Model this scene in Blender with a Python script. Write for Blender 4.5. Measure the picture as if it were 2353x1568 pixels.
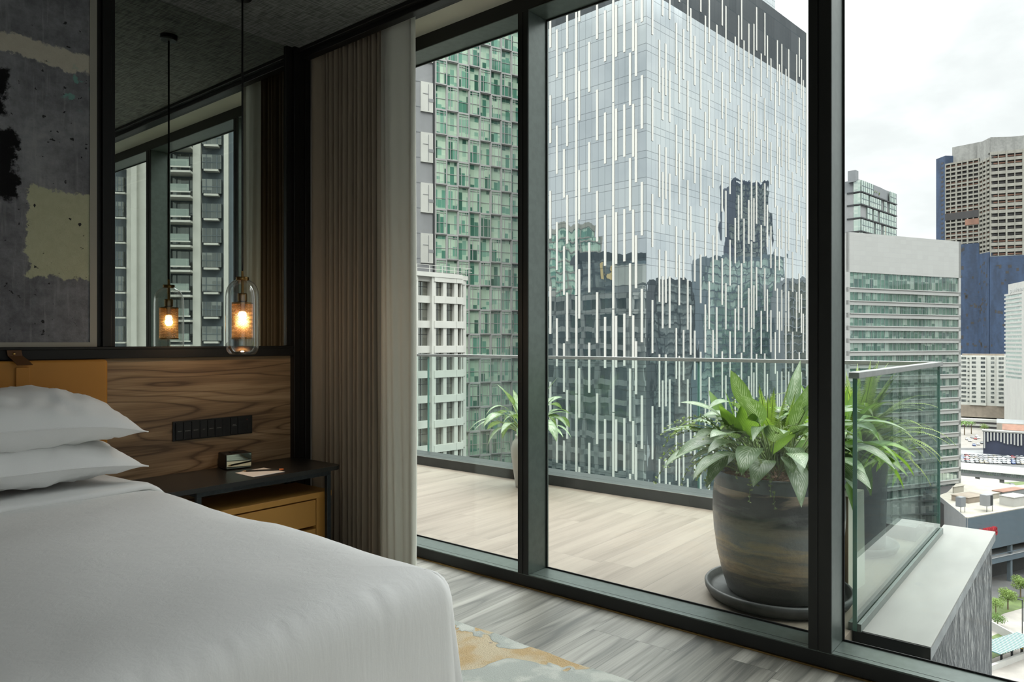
import bpy, math, random
from mathutils import Vector, Matrix, noise as mnoise
random.seed(7)
D = bpy.data
SC = bpy.context.scene
for o in list(D.objects):
    D.objects.remove(o)
COL = SC.collection
PI = math.pi
# ------------------------------------------------------------------ camera
F, CX, HY, YAW, EYE = 1656.0, 1176.5, 786.0, math.radians(39.3), 1.25
cam = D.objects.new('camera', D.cameras.new('camera')); COL.objects.link(cam)
cam.location = (0, 0, EYE); cam.rotation_euler = (PI/2, 0, YAW-PI/2)
cam.data.sensor_width = 36; cam.data.lens = F/2353*36
cam.data.shift_y = (HY-784)/2353
cam.data.clip_start = .05; cam.data.clip_end = 3000
SC.camera = cam
# ------------------------------------------------------------------ view and light
SC.view_settings.view_transform = 'Standard'; SC.view_settings.look = 'None'
SC.view_settings.gamma = 1; SC.view_settings.use_curve_mapping = False
SC.view_settings.exposure = 0.42
SC.cycles.use_denoising = True
SC.cycles.max_bounces = 10; SC.cycles.diffuse_bounces = 5; SC.cycles.glossy_bounces = 6
SC.cycles.transparent_max_bounces = 16; SC.cycles.transmission_bounces = 8
SC.cycles.caustics_reflective = False; SC.cycles.caustics_refractive = False
SC.cycles.sample_clamp_indirect = 6

class NT:
    """small node tree helper"""
    def __init__(s, tree): s.t = tree; s.n = tree.nodes; s.l = tree.links
    def new(s, kind, **kw):
        n = s.n.new(kind)
        for k, v in kw.items(): setattr(n, k, v)
        return n
    def put(s, sock, v):
        if isinstance(v, bpy.types.NodeSocket): s.l.new(v, sock)
        elif v is not None:
            if sock.type == 'RGBA' and not isinstance(v, (int, float)): v = (*v[:3], 1)
            if sock.type == 'RGBA' and isinstance(v, (int, float)): v = (v, v, v, 1)
            if sock.type == 'VECTOR' and isinstance(v, (int, float)): v = (v, v, v)
            sock.default_value = v
    def m(s, op, a, b=None, c=None, clamp=False):
        n = s.new('ShaderNodeMath', operation=op, use_clamp=clamp)
        s.put(n.inputs[0], a); s.put(n.inputs[1], b); s.put(n.inputs[2], c)
        return n.outputs[0]
    def vm(s, op, a, b=None, sc=None):
        n = s.new('ShaderNodeVectorMath', operation=op)
        s.put(n.inputs[0], a); s.put(n.inputs[1], b)
        if sc is not None: s.put(n.inputs['Scale'], sc)
        return n.outputs[0]
    def mix(s, f, a, b, blend='MIX'):
        n = s.new('ShaderNodeMix', data_type='RGBA', blend_type=blend)
        s.put(n.inputs[0], f); s.put(n.inputs[6], a); s.put(n.inputs[7], b)
        return n.outputs[2]
    def noise(s, vec, scale, detail=3, rough=.5, dist=0, col=False):
        n = s.new('ShaderNodeTexNoise')
        s.put(n.inputs['Vector'], vec); n.inputs['Scale'].default_value = scale
        n.inputs['Detail'].default_value = detail; n.inputs['Roughness'].default_value = rough
        n.inputs['Distortion'].default_value = dist
        return n.outputs[1 if col else 0]
    def white(s, vec, col=False):
        n = s.new('ShaderNodeTexWhiteNoise', noise_dimensions='3D'); s.put(n.inputs['Vector'], vec)
        return n.outputs['Color' if col else 'Value']
    def ramp(s, f, stops, interp='LINEAR'):
        n = s.new('ShaderNodeValToRGB'); r = n.color_ramp; r.interpolation = interp
        while len(r.elements) > 1: r.elements.remove(r.elements[-1])
        for i, (p, c) in enumerate(stops):
            e = r.elements[0] if i == 0 else r.elements.new(p)
            e.position = p
            e.color = (c, c, c, 1) if isinstance(c, (int, float)) else (*c, 1)
        s.put(n.inputs[0], f)
        return n.outputs[0]
    def step(s, a, lo, hi):
        n = s.new('ShaderNodeMapRange', interpolation_type='SMOOTHSTEP')
        s.put(n.inputs[0], a); s.put(n.inputs[1], lo); s.put(n.inputs[2], hi)
        return n.outputs[0]
    def sep(s, v):
        n = s.new('ShaderNodeSeparateXYZ'); s.put(n.inputs[0], v); return n.outputs
    def xyz(s, x=0, y=0, z=0):
        n = s.new('ShaderNodeCombineXYZ')
        for i, v in enumerate((x, y, z)): s.put(n.inputs[i], v)
        return n.outputs[0]
    def obj(s): return s.new('ShaderNodeTexCoord').outputs['Object']
    def scale(s, v, sc):
        n = s.new('ShaderNodeMapping'); s.put(n.inputs[0], v); n.inputs['Scale'].default_value = sc
        return n.outputs[0]
    def bump(s, h, strength=.3, dist=.01, normal=None):
        n = s.new('ShaderNodeBump'); s.put(n.inputs['Height'], h)
        n.inputs['Strength'].default_value = strength; n.inputs['Distance'].default_value = dist
        if normal is not None: s.l.new(normal, n.inputs['Normal'])
        return n.outputs[0]

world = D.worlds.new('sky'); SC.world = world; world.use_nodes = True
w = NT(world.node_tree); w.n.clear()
gv = w.new('ShaderNodeTexCoord').outputs['Generated']
el = w.sep(gv)[2]
cl = w.noise(w.scale(gv, (1.0, 1.0, 2.6)), 2.6, 6, .52, .5)
cl2 = w.noise(w.scale(gv, (1.3, 1.3, 3.4)), 6.5, 5, .55)
cs = w.m('ADD', w.m('MULTIPLY', cl, .75), w.m('MULTIPLY', cl2, .25))
skyc = w.ramp(w.step(cs, .36, .62), [(0, (.80, .80, .83)), (.45, (.93, .92, .95)), (1, (1.0, .99, 1.0))])
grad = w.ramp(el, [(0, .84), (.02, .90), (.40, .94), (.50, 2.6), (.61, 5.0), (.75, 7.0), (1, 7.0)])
low = w.step(el, -.3, -.02)
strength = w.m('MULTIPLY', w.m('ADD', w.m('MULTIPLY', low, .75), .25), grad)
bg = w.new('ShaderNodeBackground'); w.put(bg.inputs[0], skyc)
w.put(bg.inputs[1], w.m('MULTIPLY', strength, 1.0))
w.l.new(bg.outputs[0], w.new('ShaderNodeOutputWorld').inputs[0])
world.cycles.sampling_method = 'MANUAL'; world.cycles.sample_map_resolution = 512

# ------------------------------------------------------------------ measuring helpers (photograph pixel -> place in the world)
def ray(px):
    t = (px-CX)/F
    return math.cos(YAW)+t*math.sin(YAW), math.sin(YAW)-t*math.cos(YAW)
def at(px, py, d):
    r = ray(px); return Vector((r[0]*d, r[1]*d, EYE-(py-HY)*d/F))
def onz(px, py, z): return at(px, py, (EYE-z)*F/(py-HY))
def ony(px, py, Y): return at(px, py, Y/ray(px)[1])
def depth(p): return p[0]*math.cos(YAW)+p[1]*math.sin(YAW)
def pxof(p):
    d = depth(p); s = p[0]*math.sin(YAW)-p[1]*math.cos(YAW)
    return CX+F*s/d, (HY-(p[2]-EYE)*F/d if len(p) > 2 else 0)
def zat(p, py): return EYE-(py-HY)*depth(p)/F
def ang(vp): return YAW-math.atan((vp-CX)/F)       # heading of horizontal lines that meet at that point of the horizon
def along(A, th, px):                               # how far from A on heading th until pixel column px
    r = ray(px); c, s = math.cos(th), math.sin(th)
    return (A[0]*r[1]-A[1]*r[0])/(r[0]*s-r[1]*c)
# ------------------------------------------------------------------ object helpers
MW = {}
def tag(o, label=None, cat=None, group=None, kind=None):
    if label: o['label'] = label
    if cat: o['category'] = cat
    if group: o['group'] = group
    if kind: o['kind'] = kind
    return o
def empty(name, loc=(0, 0, 0), rz=0, label=None, cat=None, group=None, kind=None, parent=None):
    o = D.objects.new(name, None); COL.objects.link(o); o.empty_display_size = .1
    m = Matrix.Translation(Vector(loc)) @ Matrix.Rotation(rz, 4, 'Z')
    MW[o] = m
    if parent is not None:
        o.parent = parent; o.matrix_local = MW[parent].inverted() @ m
    else: o.location = loc; o.rotation_euler = (0, 0, rz)
    return tag(o, label, cat, group, kind)
def frame(loc=(0, 0, 0), rz=0): return Matrix.Translation(Vector(loc)) @ Matrix.Rotation(rz, 4, 'Z')

class MB:
    """collects faces (world coordinates through the matrix M) for one mesh object"""
    def __init__(s, M=None): s.v = []; s.f = []; s.mi = []; s.uv = None; s.M = M or Matrix(); s.k = 0
    def add(s, vs, fs, mi=None):
        b = len(s.v); s.v += [s.M @ Vector(p) for p in vs]
        s.f += [tuple(i+b for i in f) for f in fs]; s.mi += [s.k if mi is None else mi]*len(fs)
        return s
    def box(s, x0, x1, y0, y1, z0, z1, mi=None):
        if x1 < x0: x0, x1 = x1, x0
        if y1 < y0: y0, y1 = y1, y0
        if z1 < z0: z0, z1 = z1, z0
        return s.add([(x0, y0, z0), (x1, y0, z0), (x1, y1, z0), (x0, y1, z0), (x0, y0, z1), (x1, y0, z1), (x1, y1, z1), (x0, y1, z1)],
              [(0, 3, 2, 1), (4, 5, 6, 7), (0, 1, 5, 4), (1, 2, 6, 5), (2, 3, 7, 6), (3, 0, 4, 7)], mi)
    def prism(s, pts, z0, z1, mi=None):                   # pts counter-clockwise
        n = len(pts)
        return s.add([(x, y, z0) for x, y in pts]+[(x, y, z1) for x, y in pts],
              [tuple(range(n))[::-1], tuple(range(n, 2*n))]+[(i, (i+1) % n, (i+1) % n+n, i+n) for i in range(n)], mi)
    def rbox(s, x0, x1, y0, y1, z0, z1, r=.02, seg=4, mi=None):   # vertical corners rounded
        pts = []
        for cx, cy, a in ((x1-r, y0+r, -PI/2), (x1-r, y1-r, 0), (x0+r, y1-r, PI/2), (x0+r, y0+r, PI)):
            for i in range(seg+1):
                t = a+PI/2*i/seg; pts.append((cx+r*math.cos(t), cy+r*math.sin(t)))
        return s.prism(pts, z0, z1, mi)
    def lathe(s, c, prof, n=24, mi=None, closed=False):    # prof: (radius, z)
        vs = []; fs = []
        for r, z in prof:
            for i in range(n):
                a = 2*PI*i/n; vs.append((c[0]+r*math.cos(a), c[1]+r*math.sin(a), c[2]+z))
        m = len(prof)
        for j in range(m if closed else m-1):
            for i in range(n):
                a, b = j*n+i, j*n+(i+1) % n; j2 = (j+1) % m
                fs.append((a, b, j2*n+(i+1) % n, j2*n+i))
        return s.add(vs, fs, mi)
    def tube(s, pts, r, n=8, mi=None, cap=True):
        pts = [Vector(p) for p in pts]; vs = []; fs = []
        rr = r if isinstance(r, (list, tuple)) else [r]*len(pts)
        up = None
        for i, p in enumerate(pts):
            t = (pts[min(i+1, len(pts)-1)]-pts[max(i-1, 0)]).normalized()
            if up is None:
                up = Vector((0, 0, 1)) if abs(t.z) < .9 else Vector((1, 0, 0))
            a = t.cross(up).normalized(); b = a.cross(t).normalized(); up = b
            for k in range(n):
                q = 2*PI*k/n; vs.append(p+(a*math.cos(q)+b*math.sin(q))*rr[i])
        for i in range(len(pts)-1):
            for k in range(n):
                fs.append((i*n+k, i*n+(k+1) % n, (i+1)*n+(k+1) % n, (i+1)*n+k))
        if cap: fs += [tuple(range(n))[::-1], tuple(range((len(pts)-1)*n, len(pts)*n))]
        return s.add(vs, fs, mi)
    def grid(s, rows, mi=None, closed=False):
        n = len(rows[0]); vs = [p for r in rows for p in r]; fs = []
        for j in range(len(rows)-1):
            for i in range(n if closed else n-1):
                fs.append((j*n+i, j*n+(i+1) % n, (j+1)*n+(i+1) % n, (j+1)*n+i))
        return s.add(vs, fs, mi)
    def mesh(s, name, mats, inv=None, smooth=False):
        me = D.meshes.new(name)
        vs = s.v if inv is None else [inv @ p for p in s.v]
        me.from_pydata([tuple(p) for p in vs], [], s.f)
        for m in (mats if isinstance(mats, (list, tuple)) else [mats]): me.materials.append(m)
        me.polygons.foreach_set('material_index', s.mi)
        if smooth: me.polygons.foreach_set('use_smooth', [True]*len(s.f))
        if s.uv is not None:
            l = me.uv_layers.new(name='uv')
            flat = []
            for f in me.polygons:
                for i in f.vertices: flat += s.uv[i]
            l.data.foreach_set('uv', flat)
        me.validate(); me.update()
        return me
    def build(s, name, mats, parent=None, smooth=False, bevel=0, seg=2, sub=0, loc=None, **tg):
        o = D.objects.new(name, None) if False else None
        inv = None
        if parent is not None: inv = MW[parent].inverted(); mw = MW[parent]
        elif loc is not None: mw = Matrix.Translation(Vector(loc)); inv = mw.inverted()
        else: mw = Matrix()
        me = s.mesh(name, mats, inv, smooth)
        o = D.objects.new(name, me); COL.objects.link(o); MW[o] = mw
        if parent is not None: o.parent = parent
        elif loc is not None: o.location = loc
        if bevel:
            b = o.modifiers.new('bevel', 'BEVEL'); b.width = bevel; b.segments = seg; b.limit_method = 'ANGLE'
            b.angle_limit = math.radians(40); b.harden_normals = True
            me.polygons.foreach_set('use_smooth', [True]*len(me.polygons))
        if sub:
            b = o.modifiers.new('sub', 'SUBSURF'); b.levels = sub; b.render_levels = sub
        if smooth and not bevel and not sub:
            pass
        return tag(o, **tg)
def copy_tree(o, parent=None):
    c = o.copy(); COL.objects.link(c)
    if parent is not None: c.parent = parent
    for ch in o.children: copy_tree(ch, c)
    return c
def autosmooth(o, deg=40):
    me = o.data; me.polygons.foreach_set('use_smooth', [True]*len(me.polygons))
    me.set_sharp_from_angle(angle=math.radians(deg))
    return o
def text(body, size, depth_, mat, M, name, parent=None, wide=1.0, bold=0.0, align='CENTER', **tg):
    cu = D.curves.new(name, 'FONT'); cu.body = body; cu.size = size; cu.extrude = depth_; cu.offset = bold
    cu.align_x = align; cu.align_y = 'CENTER'; cu.resolution_u = 3
    t = D.objects.new(name, cu); COL.objects.link(t)
    dg = bpy.context.evaluated_depsgraph_get(); dg.update()
    me = D.meshes.new_from_object(t.evaluated_get(dg)); D.objects.remove(t)
    MM = M @ Matrix.Diagonal((wide, 1, 1, 1))
    if parent is not None: MM = MW[parent].inverted() @ MM
    me.transform(MM); me.materials.clear(); me.materials.append(mat); me.name = name
    o = D.objects.new(name, me); COL.objects.link(o); MW[o] = MW[parent] if parent else Matrix()
    if parent is not None: o.parent = parent
    return tag(o, **tg)
# ------------------------------------------------------------------ materials
MT = {}
def pbr(name, color=(.5, .5, .5), rough=.5, metal=0, spec=.5, emis=None, es=0, coat=0, build=None):
    m = D.materials.new(name); m.use_nodes = True
    t = NT(m.node_tree); b = t.n['Principled BSDF']
    b.inputs['Base Color'].default_value = (*color, 1); b.inputs['Roughness'].default_value = rough
    b.inputs['Metallic'].default_value = metal; b.inputs['Specular IOR Level'].default_value = spec
    if coat: b.inputs['Coat Weight'].default_value = coat
    if emis: b.inputs['Emission Color'].default_value = (*emis, 1); b.inputs['Emission Strength'].default_value = es
    if build: build(t, b)
    MT[name] = m
    return m
def speck(amount=.12, scale=8, bump=0, detail=4, stretch=(1, 1, 1), rough=None):
    """breaks up a plain colour with soft noise of its own"""
    def f(t, b):
        v = t.scale(t.obj(), stretch); n = t.noise(v, scale, detail)
        c = b.inputs['Base Color'].default_value[:]
        lo = tuple(x*(1-amount) for x in c[:3]); hi = tuple(min(1, x*(1+amount)) for x in c[:3])
        t.put(b.inputs['Base Color'], t.mix(t.step(n, .3, .7), lo, hi))
        if bump: t.l.new(t.bump(n, bump, .01), b.inputs['Normal'])
        if rough: t.put(b.inputs['Roughness'], t.m('ADD', t.m('MULTIPLY', n, rough), b.inputs['Roughness'].default_value-rough/2))
    return f
def thin_glass(name, tint=(.92, .97, .95), ior=1.5, rough=0.0, gl=(1, 1, 1), power=5):
    """pane of clear glass: see-through with Fresnel reflection"""
    m = D.materials.new(name); m.use_nodes = True; t = NT(m.node_tree); t.n.clear()
    tr = t.new('ShaderNodeBsdfTransparent'); t.put(tr.inputs[0], tint)
    g = t.new('ShaderNodeBsdfGlossy'); g.inputs['Roughness'].default_value = rough; t.put(g.inputs[0], gl)
    lw = t.new('ShaderNodeLayerWeight'); lw.inputs[0].default_value = .5; f0 = ((ior-1)/(ior+1))**2
    fac = t.m('ADD', f0, t.m('MULTIPLY', t.m('POWER', lw.outputs['Facing'], power), 1-f0))
    mx = t.new('ShaderNodeMixShader'); t.l.new(fac, mx.inputs[0])
    t.l.new(tr.outputs[0], mx.inputs[1]); t.l.new(g.outputs[0], mx.inputs[2])
    t.l.new(mx.outputs[0], t.new('ShaderNodeOutputMaterial').inputs[0])
    MT[name] = m
    return m
def wood(name, cols, grain=3.0, planks=None, rough=.45, axis=0, bumps=.15, ring=9, across=1, streak=.35, seam=.004, gap=.35, seamcol=.35, ustretch=.16, lines=0):
    """cols: dark..light ramp; planks=(width, length); grain runs along `axis` of the object"""
    def f(t, b):
        x = t.sep(t.obj())
        u, v = x[axis], x[across]
        vec0 = t.xyz(u, v, 0)
        if planks:
            pw, pl = planks
            row = t.m('FLOOR', t.m('DIVIDE', v, pw))
            off = t.m('MULTIPLY', t.white(t.xyz(row, 3.1, 0)), pl)
            uu = t.m('ADD', u, off)
            idn = t.xyz(row, t.m('FLOOR', t.m('DIVIDE', uu, pl)), 0)
            rnd = t.white(idn)
            u2 = t.m('ADD', u, t.m('MULTIPLY', rnd, 37.0)); v2 = t.m('ADD', v, t.m('MULTIPLY', rnd, 11.0))
        else: u2, v2, rnd = u, v, None
        vec = t.xyz(t.m('MULTIPLY', u2, ustretch*grain), t.m('MULTIPLY', v2, 1.3*grain), 0)
        n1 = t.noise(vec, 1.0, 2, .45)
        rings = t.m('FRACT', t.m('MULTIPLY', n1, ring))
        tri = t.m('ABSOLUTE', t.m('SUBTRACT', t.m('MULTIPLY', rings, 2), 1))
        saw = t.m('POWER', rings, 1.6)
        fine = t.noise(t.xyz(t.m('MULTIPLY', u2, 3.0), t.m('MULTIPLY', v2, 120), 0), 1.0, 4, .6)
        mid = t.noise(t.xyz(t.m('MULTIPLY', u2, 1.2), t.m('MULTIPLY', v2, 22), 0), 1.0, 3, .6)
        tone = t.m('ADD', t.m('MULTIPLY', t.m('ADD', t.m('MULTIPLY', saw, .5), t.m('MULTIPLY', tri, .35)), 1-streak), t.m('ADD', t.m('MULTIPLY', mid, streak*.9), t.m('MULTIPLY', t.m('SUBTRACT', fine, .5), .35)))
        if lines:
            ln = t.m('POWER', t.m('SUBTRACT', 1, t.m('ABSOLUTE', t.m('SUBTRACT', t.m('MULTIPLY', rings, 2), 1))), 5)
            broad = t.noise(t.xyz(t.m('MULTIPLY', u2, .8), t.m('MULTIPLY', v2, 9), 0), 1.0, 2, .5)
            tone = t.m('ADD', t.m('SUBTRACT', .42, t.m('MULTIPLY', ln, lines)), t.m('ADD', t.m('MULTIPLY', t.m('SUBTRACT', broad, .5), 1.1), t.m('ADD', t.m('MULTIPLY', t.m('SUBTRACT', mid, .5), .5), t.m('MULTIPLY', t.m('SUBTRACT', fine, .5), .5))))
        if rnd is not None: tone = t.m('ADD', tone, t.m('MULTIPLY', t.m('SUBTRACT', rnd, .5), .3))
        n = len(cols)
        c = t.ramp(tone, [(.08+.84*i/(n-1), q) for i, q in enumerate(cols)])
        h = fine
        if planks:
            e1 = t.m('LESS_THAN', t.m('FRACT', t.m('DIVIDE', v, pw)), seam/pw)
            e2 = t.m('LESS_THAN', t.m('FRACT', t.m('DIVIDE', uu, pl)), seam/pl)
            e = t.m('MAXIMUM', e1, e2)
            c = t.mix(t.m('MULTIPLY', e, gap*1.6, clamp=True), c, t.mix(1.0, c, (seamcol,)*3, 'MULTIPLY'))
        t.put(b.inputs['Base Color'], c)
        t.l.new(t.bump(h, bumps, .002), b.inputs['Normal'])
    return pbr(name, rough=rough, build=f)

pbr('black_trim', (.010, .0095, .009), .38, spec=.3)
pbr('frame_metal', (.105, .132, .118), .33, metal=.35, spec=.6, build=speck(.1, 30))
pbr('frame_face', (.016, .017, .016), .45, spec=.35)
pbr('soffit_paint', (.60, .59, .50), .8, build=speck(.04, 3))
pbr('pale_wall', (.72, .71, .68), .9)
pbr('wall_paint', (.36, .34, .31), .85, build=speck(.05, 2))
pbr('brass', (.42, .27, .10), .28, metal=1)
pbr('aged_brass', (.22, .13, .045), .35, metal=1)
pbr('black_cord', (.006, .006, .006), .6)
pbr('dark_steel', (.022, .028, .032), .4, metal=.4, spec=.5, build=speck(.2, 60))
pbr('black_plastic', (.008, .008, .0085), .4, spec=.4)
pbr('black_switch', (.011, .011, .0115), .5, spec=.35)
pbr('grey_print', (.30, .30, .28), .6)
pbr('paper', (.72, .72, .73), .7, build=speck(.02, 20))
pbr('orange_ferrule', (.75, .17, .03), .35)
pbr('raw_pencil', (.50, .33, .18), .6)
pbr('mirror', (.62, .66, .61), .0, metal=1)
pbr('clock_glass', (.55, .62, .52), .02, metal=1)
pbr('handrail_metal', (0.357, 0.365, 0.348), .32, metal=.75, build=speck(.08, 20))
pbr('glass_edge', (.10, .24, .20), .12, spec=.7)
pbr('ledge_stone', (0.200, 0.202, 0.185), .34, spec=.5, build=speck(.07, 2.6, .05, 6, (1, 3, 1)))
pbr('ledge_edge', (0.208, 0.224, 0.224), .35, build=speck(.25, 9, .15, 6))
pbr('bright_seal', (0.434, 0.427, 0.364), .7, build=speck(.2, 25))
pbr('deck_kerb', (.040, .044, .042), .4, metal=.35, build=speck(.15, 12))
thin_glass('window_glass', (.955, .985, .965), 1.30)
thin_glass('rail_glass', (.895, .95, .93), 1.50)
thin_glass('lamp_glass', (.965, .97, .96), 1.6, power=1.7)
def fabric_ceiling(t, b):
    o = t.obj(); a = t.noise(t.scale(o, (90, 9, 1)), 1, 3, .6); c = t.noise(t.scale(o, (9, 90, 1)), 1, 3, .6)
    w_ = t.m('ADD', a, c); seam = 0.0
    cc = t.ramp(t.step(w_, .7, 1.3), [(0, (.12, .125, .12)), (1, (.32, .33, .315))])
    t.put(b.inputs['Base Color'], cc)
    t.l.new(t.bump(w_, .4, .003), b.inputs['Normal'])
pbr('ceiling_fabric', rough=.95, spec=.1, build=fabric_ceiling)
def linen(col, sc=260, wr=0.0):
    def f(t, b):
        o = t.obj(); n = t.noise(o, sc, 2); wv = t.noise(t.scale(o, (1.0, 1.0, .16)), 22, 4, .62, .4)
        t.put(b.inputs['Base Color'], t.mix(n, tuple(x*.95 for x in col), col))
        h = t.m('ADD', t.m('MULTIPLY', n, .04), t.m('MULTIPLY', wv, wr))
        t.l.new(t.bump(h, .5, .005), b.inputs['Normal'])
        b.inputs['Sheen Weight'].default_value = .15
    return f
pbr('bed_linen', rough=.85, spec=.2, build=linen((.86, .855, .84), 300, .7))
pbr('pillow_linen', rough=.85, spec=.2, build=linen((.86, .86, .85), 300, .3))
pbr('curtain_taupe', rough=.9, spec=.15, build=linen((.27, .22, .165), 400, .05))
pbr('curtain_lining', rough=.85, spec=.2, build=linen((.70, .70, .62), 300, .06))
pbr('mattress_cloth', (.6, .6, .58), .9)
def leather(col, amt=.18):
    def f(t, b):
        o = t.obj(); n = t.noise(o, 4, 4); g = t.noise(o, 420, 3)
        t.put(b.inputs['Base Color'], t.mix(n, tuple(x*(1-amt) for x in col), tuple(x*(1+amt) for x in col)))
        t.l.new(t.bump(g, .12, .001), b.inputs['Normal'])
    return f
pbr('tan_leather', rough=.48, spec=.35, build=leather((.44, .20, .036)))
pbr('brown_leather', rough=.5, spec=.35, build=leather((.10, .045, .016)))
pbr('ochre_leather', rough=.5, spec=.35, build=leather((.44, .225, .052), .08))
def granite(t, b):
    o = t.obj(); n = t.noise(o, 700, 3, .7); m_ = t.noise(o, 40, 4)
    t.put(b.inputs['Base Color'], t.mix(t.step(n, .5, .8), (.016, .016, .0155), (.021, .0215, .021)))
pbr('black_granite', rough=.3, spec=.5, build=granite)
wood('walnut', [(.10, .056, .028), (.25, .155, .08), (.43, .30, .175), (.60, .44, .28)], 3.2, None, .5, 0, .12, 16, 2, .42, lines=.34)
wood('grey_floor', [(.085, .085, .075), (.19, .185, .16), (.32, .31, .275), (.42, .41, .365)], 2.8, (.19, 1.25), .42, 0, .1, 8, 1, .5, .0025, .5, ustretch=.12, lines=.30)
wood('pale_deck', [(0.125, 0.100, 0.073), (0.166, 0.136, 0.103), (0.194, 0.163, 0.125), (0.219, 0.185, 0.146)], 3.0, (.20, 1.3), .6, 0, .1, 6, 1, .65, .003, .45, .6, ustretch=.08, lines=.14)
wood('plywood', [(.16, .11, .07), (.27, .20, .13), (.36, .28, .19)], 4, None, .6, 2, .2, 7, 1, .5)
pbr('pale_board', (0.465, 0.450, 0.375), .6, build=speck(.06, 6))
def mural(t, b):
    """rough plaster in greys with a pale patch, a pale stripe, a black blot and verdigris flecks"""
    o = t.new('ShaderNodeNewGeometry').outputs['Position']; x = t.sep(o)
    d1 = t.noise(o, 9, 6, .65); d2 = t.noise(t.xyz(x[0], 7.0, x[2]), 22, 5, .7); big = t.noise(o, 2.4, 5, .6, .8)
    wob = t.m('ADD', t.m('MULTIPLY', t.m('SUBTRACT', d1, .5), .11), t.m('MULTIPLY', t.m('SUBTRACT', d2, .5), .10))
    X = t.m('ADD', x[0], wob); Z = t.m('ADD', x[2], t.m('MULTIPLY', wob, .8))
    grey = t.ramp(t.m('ADD', t.m('MULTIPLY', big, .55), t.m('MULTIPLY', d2, .45)), [(.3, (.075, .077, .082)), (.45, (.17, .17, .185)), (.56, (.25, .25, .27)), (.7, (.34, .34, .36))])
    vert = t.noise(t.scale(o, (60, 1, 5)), 1, 3)
    grey = t.mix(t.m('MULTIPLY', t.step(vert, .55, .75), .35), grey, (.40, .40, .41))
    def rect(x0, x1, z0, z1, s=.012, sl=0.0):
        zz = t.m('ADD', Z, t.m('MULTIPLY', x[0], sl)) if sl else Z
        a = t.m('MULTIPLY', t.step(X, x0-s, x0+s), t.step(X, x1+s, x1-s))
        c = t.m('MULTIPLY', t.step(zz, z0-s, z0+s), t.step(zz, z1+s, z1-s))
        return t.m('MULTIPLY', a, c)
    pale = t.mix(d2, (.42, .42, .27), (.60, .60, .43))
    c = t.mix(rect(1.10, 1.8, 1.54, 1.935, .006, -.1+.1), grey, pale)
    c = t.mix(rect(.2, 1.8, 2.495, 2.585, .006), c, t.mix(d2, (.50, .45, .36), (.66, .62, .52)))
    bl = t.mix(0, (.006, .006, .007), (.006, .006, .007))
    c = t.mix(rect(.2, 1.055, 1.86, 2.17, .01), c, bl)
    c = t.mix(rect(.2, 1.02, 2.22, 2.42, .01), c, bl)
    spots = t.step(t.noise(o, 34, 3), .68, .71)
    c = t.mix(spots, c, (.03, .03, .032))
    fl = t.m('MULTIPLY', t.step(t.noise(t.xyz(x[0], 2, x[2]), 15, 3), .60, .64), rect(1.13, 1.40, 2.33, 2.50, .03))
    c = t.mix(t.m('MULTIPLY', fl, .8), c, (.20, .42, .36))
    t.put(b.inputs['Base Color'], t.mix(1.0, c, (.86, .86, .86), 'MULTIPLY'))
    h = t.m('ADD', t.m('MULTIPLY', d2, .6), t.m('MULTIPLY', t.noise(o, 70, 4, .7), .4))
    t.l.new(t.bump(h, .7, .012), b.inputs['Normal'])
pbr('mural_plaster', rough=.85, spec=.2, build=mural)
pbr('mural_edge', (.30, .28, .24), .6)
def rugmat(t, b):
    o = t.obj(); n = t.noise(t.scale(o, (1, 1, 1)), 3.4, 3, .5, .6); n2 = t.noise(o, 9, 4); pile = t.noise(o, 160, 3, .8)
    base = t.mix(t.step(n2, .45, .62), (.36, .385, .36), (.50, .515, .475))
    loop = t.mix(t.step(n2, .42, .6), (.62, .52, .36), (.56, .40, .21))
    msk = t.step(n, .515, .528)
    c = t.mix(msk, base, loop)
    edge = t.m('MULTIPLY', t.step(n, .50, .515), t.m('SUBTRACT', 1, msk))
    c = t.mix(t.m('MULTIPLY', edge, .4), c, (.22, .24, .22))
    navy = t.step(t.noise(t.xyz(t.sep(o)[0], 5, t.sep(o)[1]), 5, 2), .70, .71)
    c = t.mix(navy, c, (.03, .05, .14))
    t.put(b.inputs['Base Color'], t.mix(t.m('MULTIPLY', pile, .3), c, (.3, .3, .26)))
    t.l.new(t.bump(t.m('ADD', t.m('MULTIPLY', pile, t.m('ADD', .35, t.m('MULTIPLY', msk, .65))), t.m('MULTIPLY', msk, -.6)), .8, .012), b.inputs['Normal'])
pbr('rug_wool', rough=1, spec=.05, build=rugmat)
def stone_wall(t, b):
    o = t.obj(); x = t.sep(o)
    wv = t.noise(t.xyz(t.m('MULTIPLY', x[0], 1), 0, t.m('MULTIPLY', x[2], 1.8)), 1.5, 3)
    s = t.noise(t.xyz(t.m('ADD', t.m('MULTIPLY', x[0], 9), t.m('MULTIPLY', wv, 4.0)), 0, t.m('MULTIPLY', x[2], 1.4)), 1.7, 4, .6, .3)
    r = t.m('ABSOLUTE', t.m('SUBTRACT', t.m('FRACT', t.m('MULTIPLY', s, 4)), .5))
    c = t.ramp(r, [(0, (.035, .04, .043)), (.3, (.065, .073, .077)), (.42, (.15, .158, .158)), (.5, (.38, .38, .36))])
    t.put(b.inputs['Base Color'], c); t.l.new(t.bump(r, .8, .03), b.inputs['Normal'])
pbr('fluted_stone', rough=.35, spec=.5, build=stone_wall)
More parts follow.
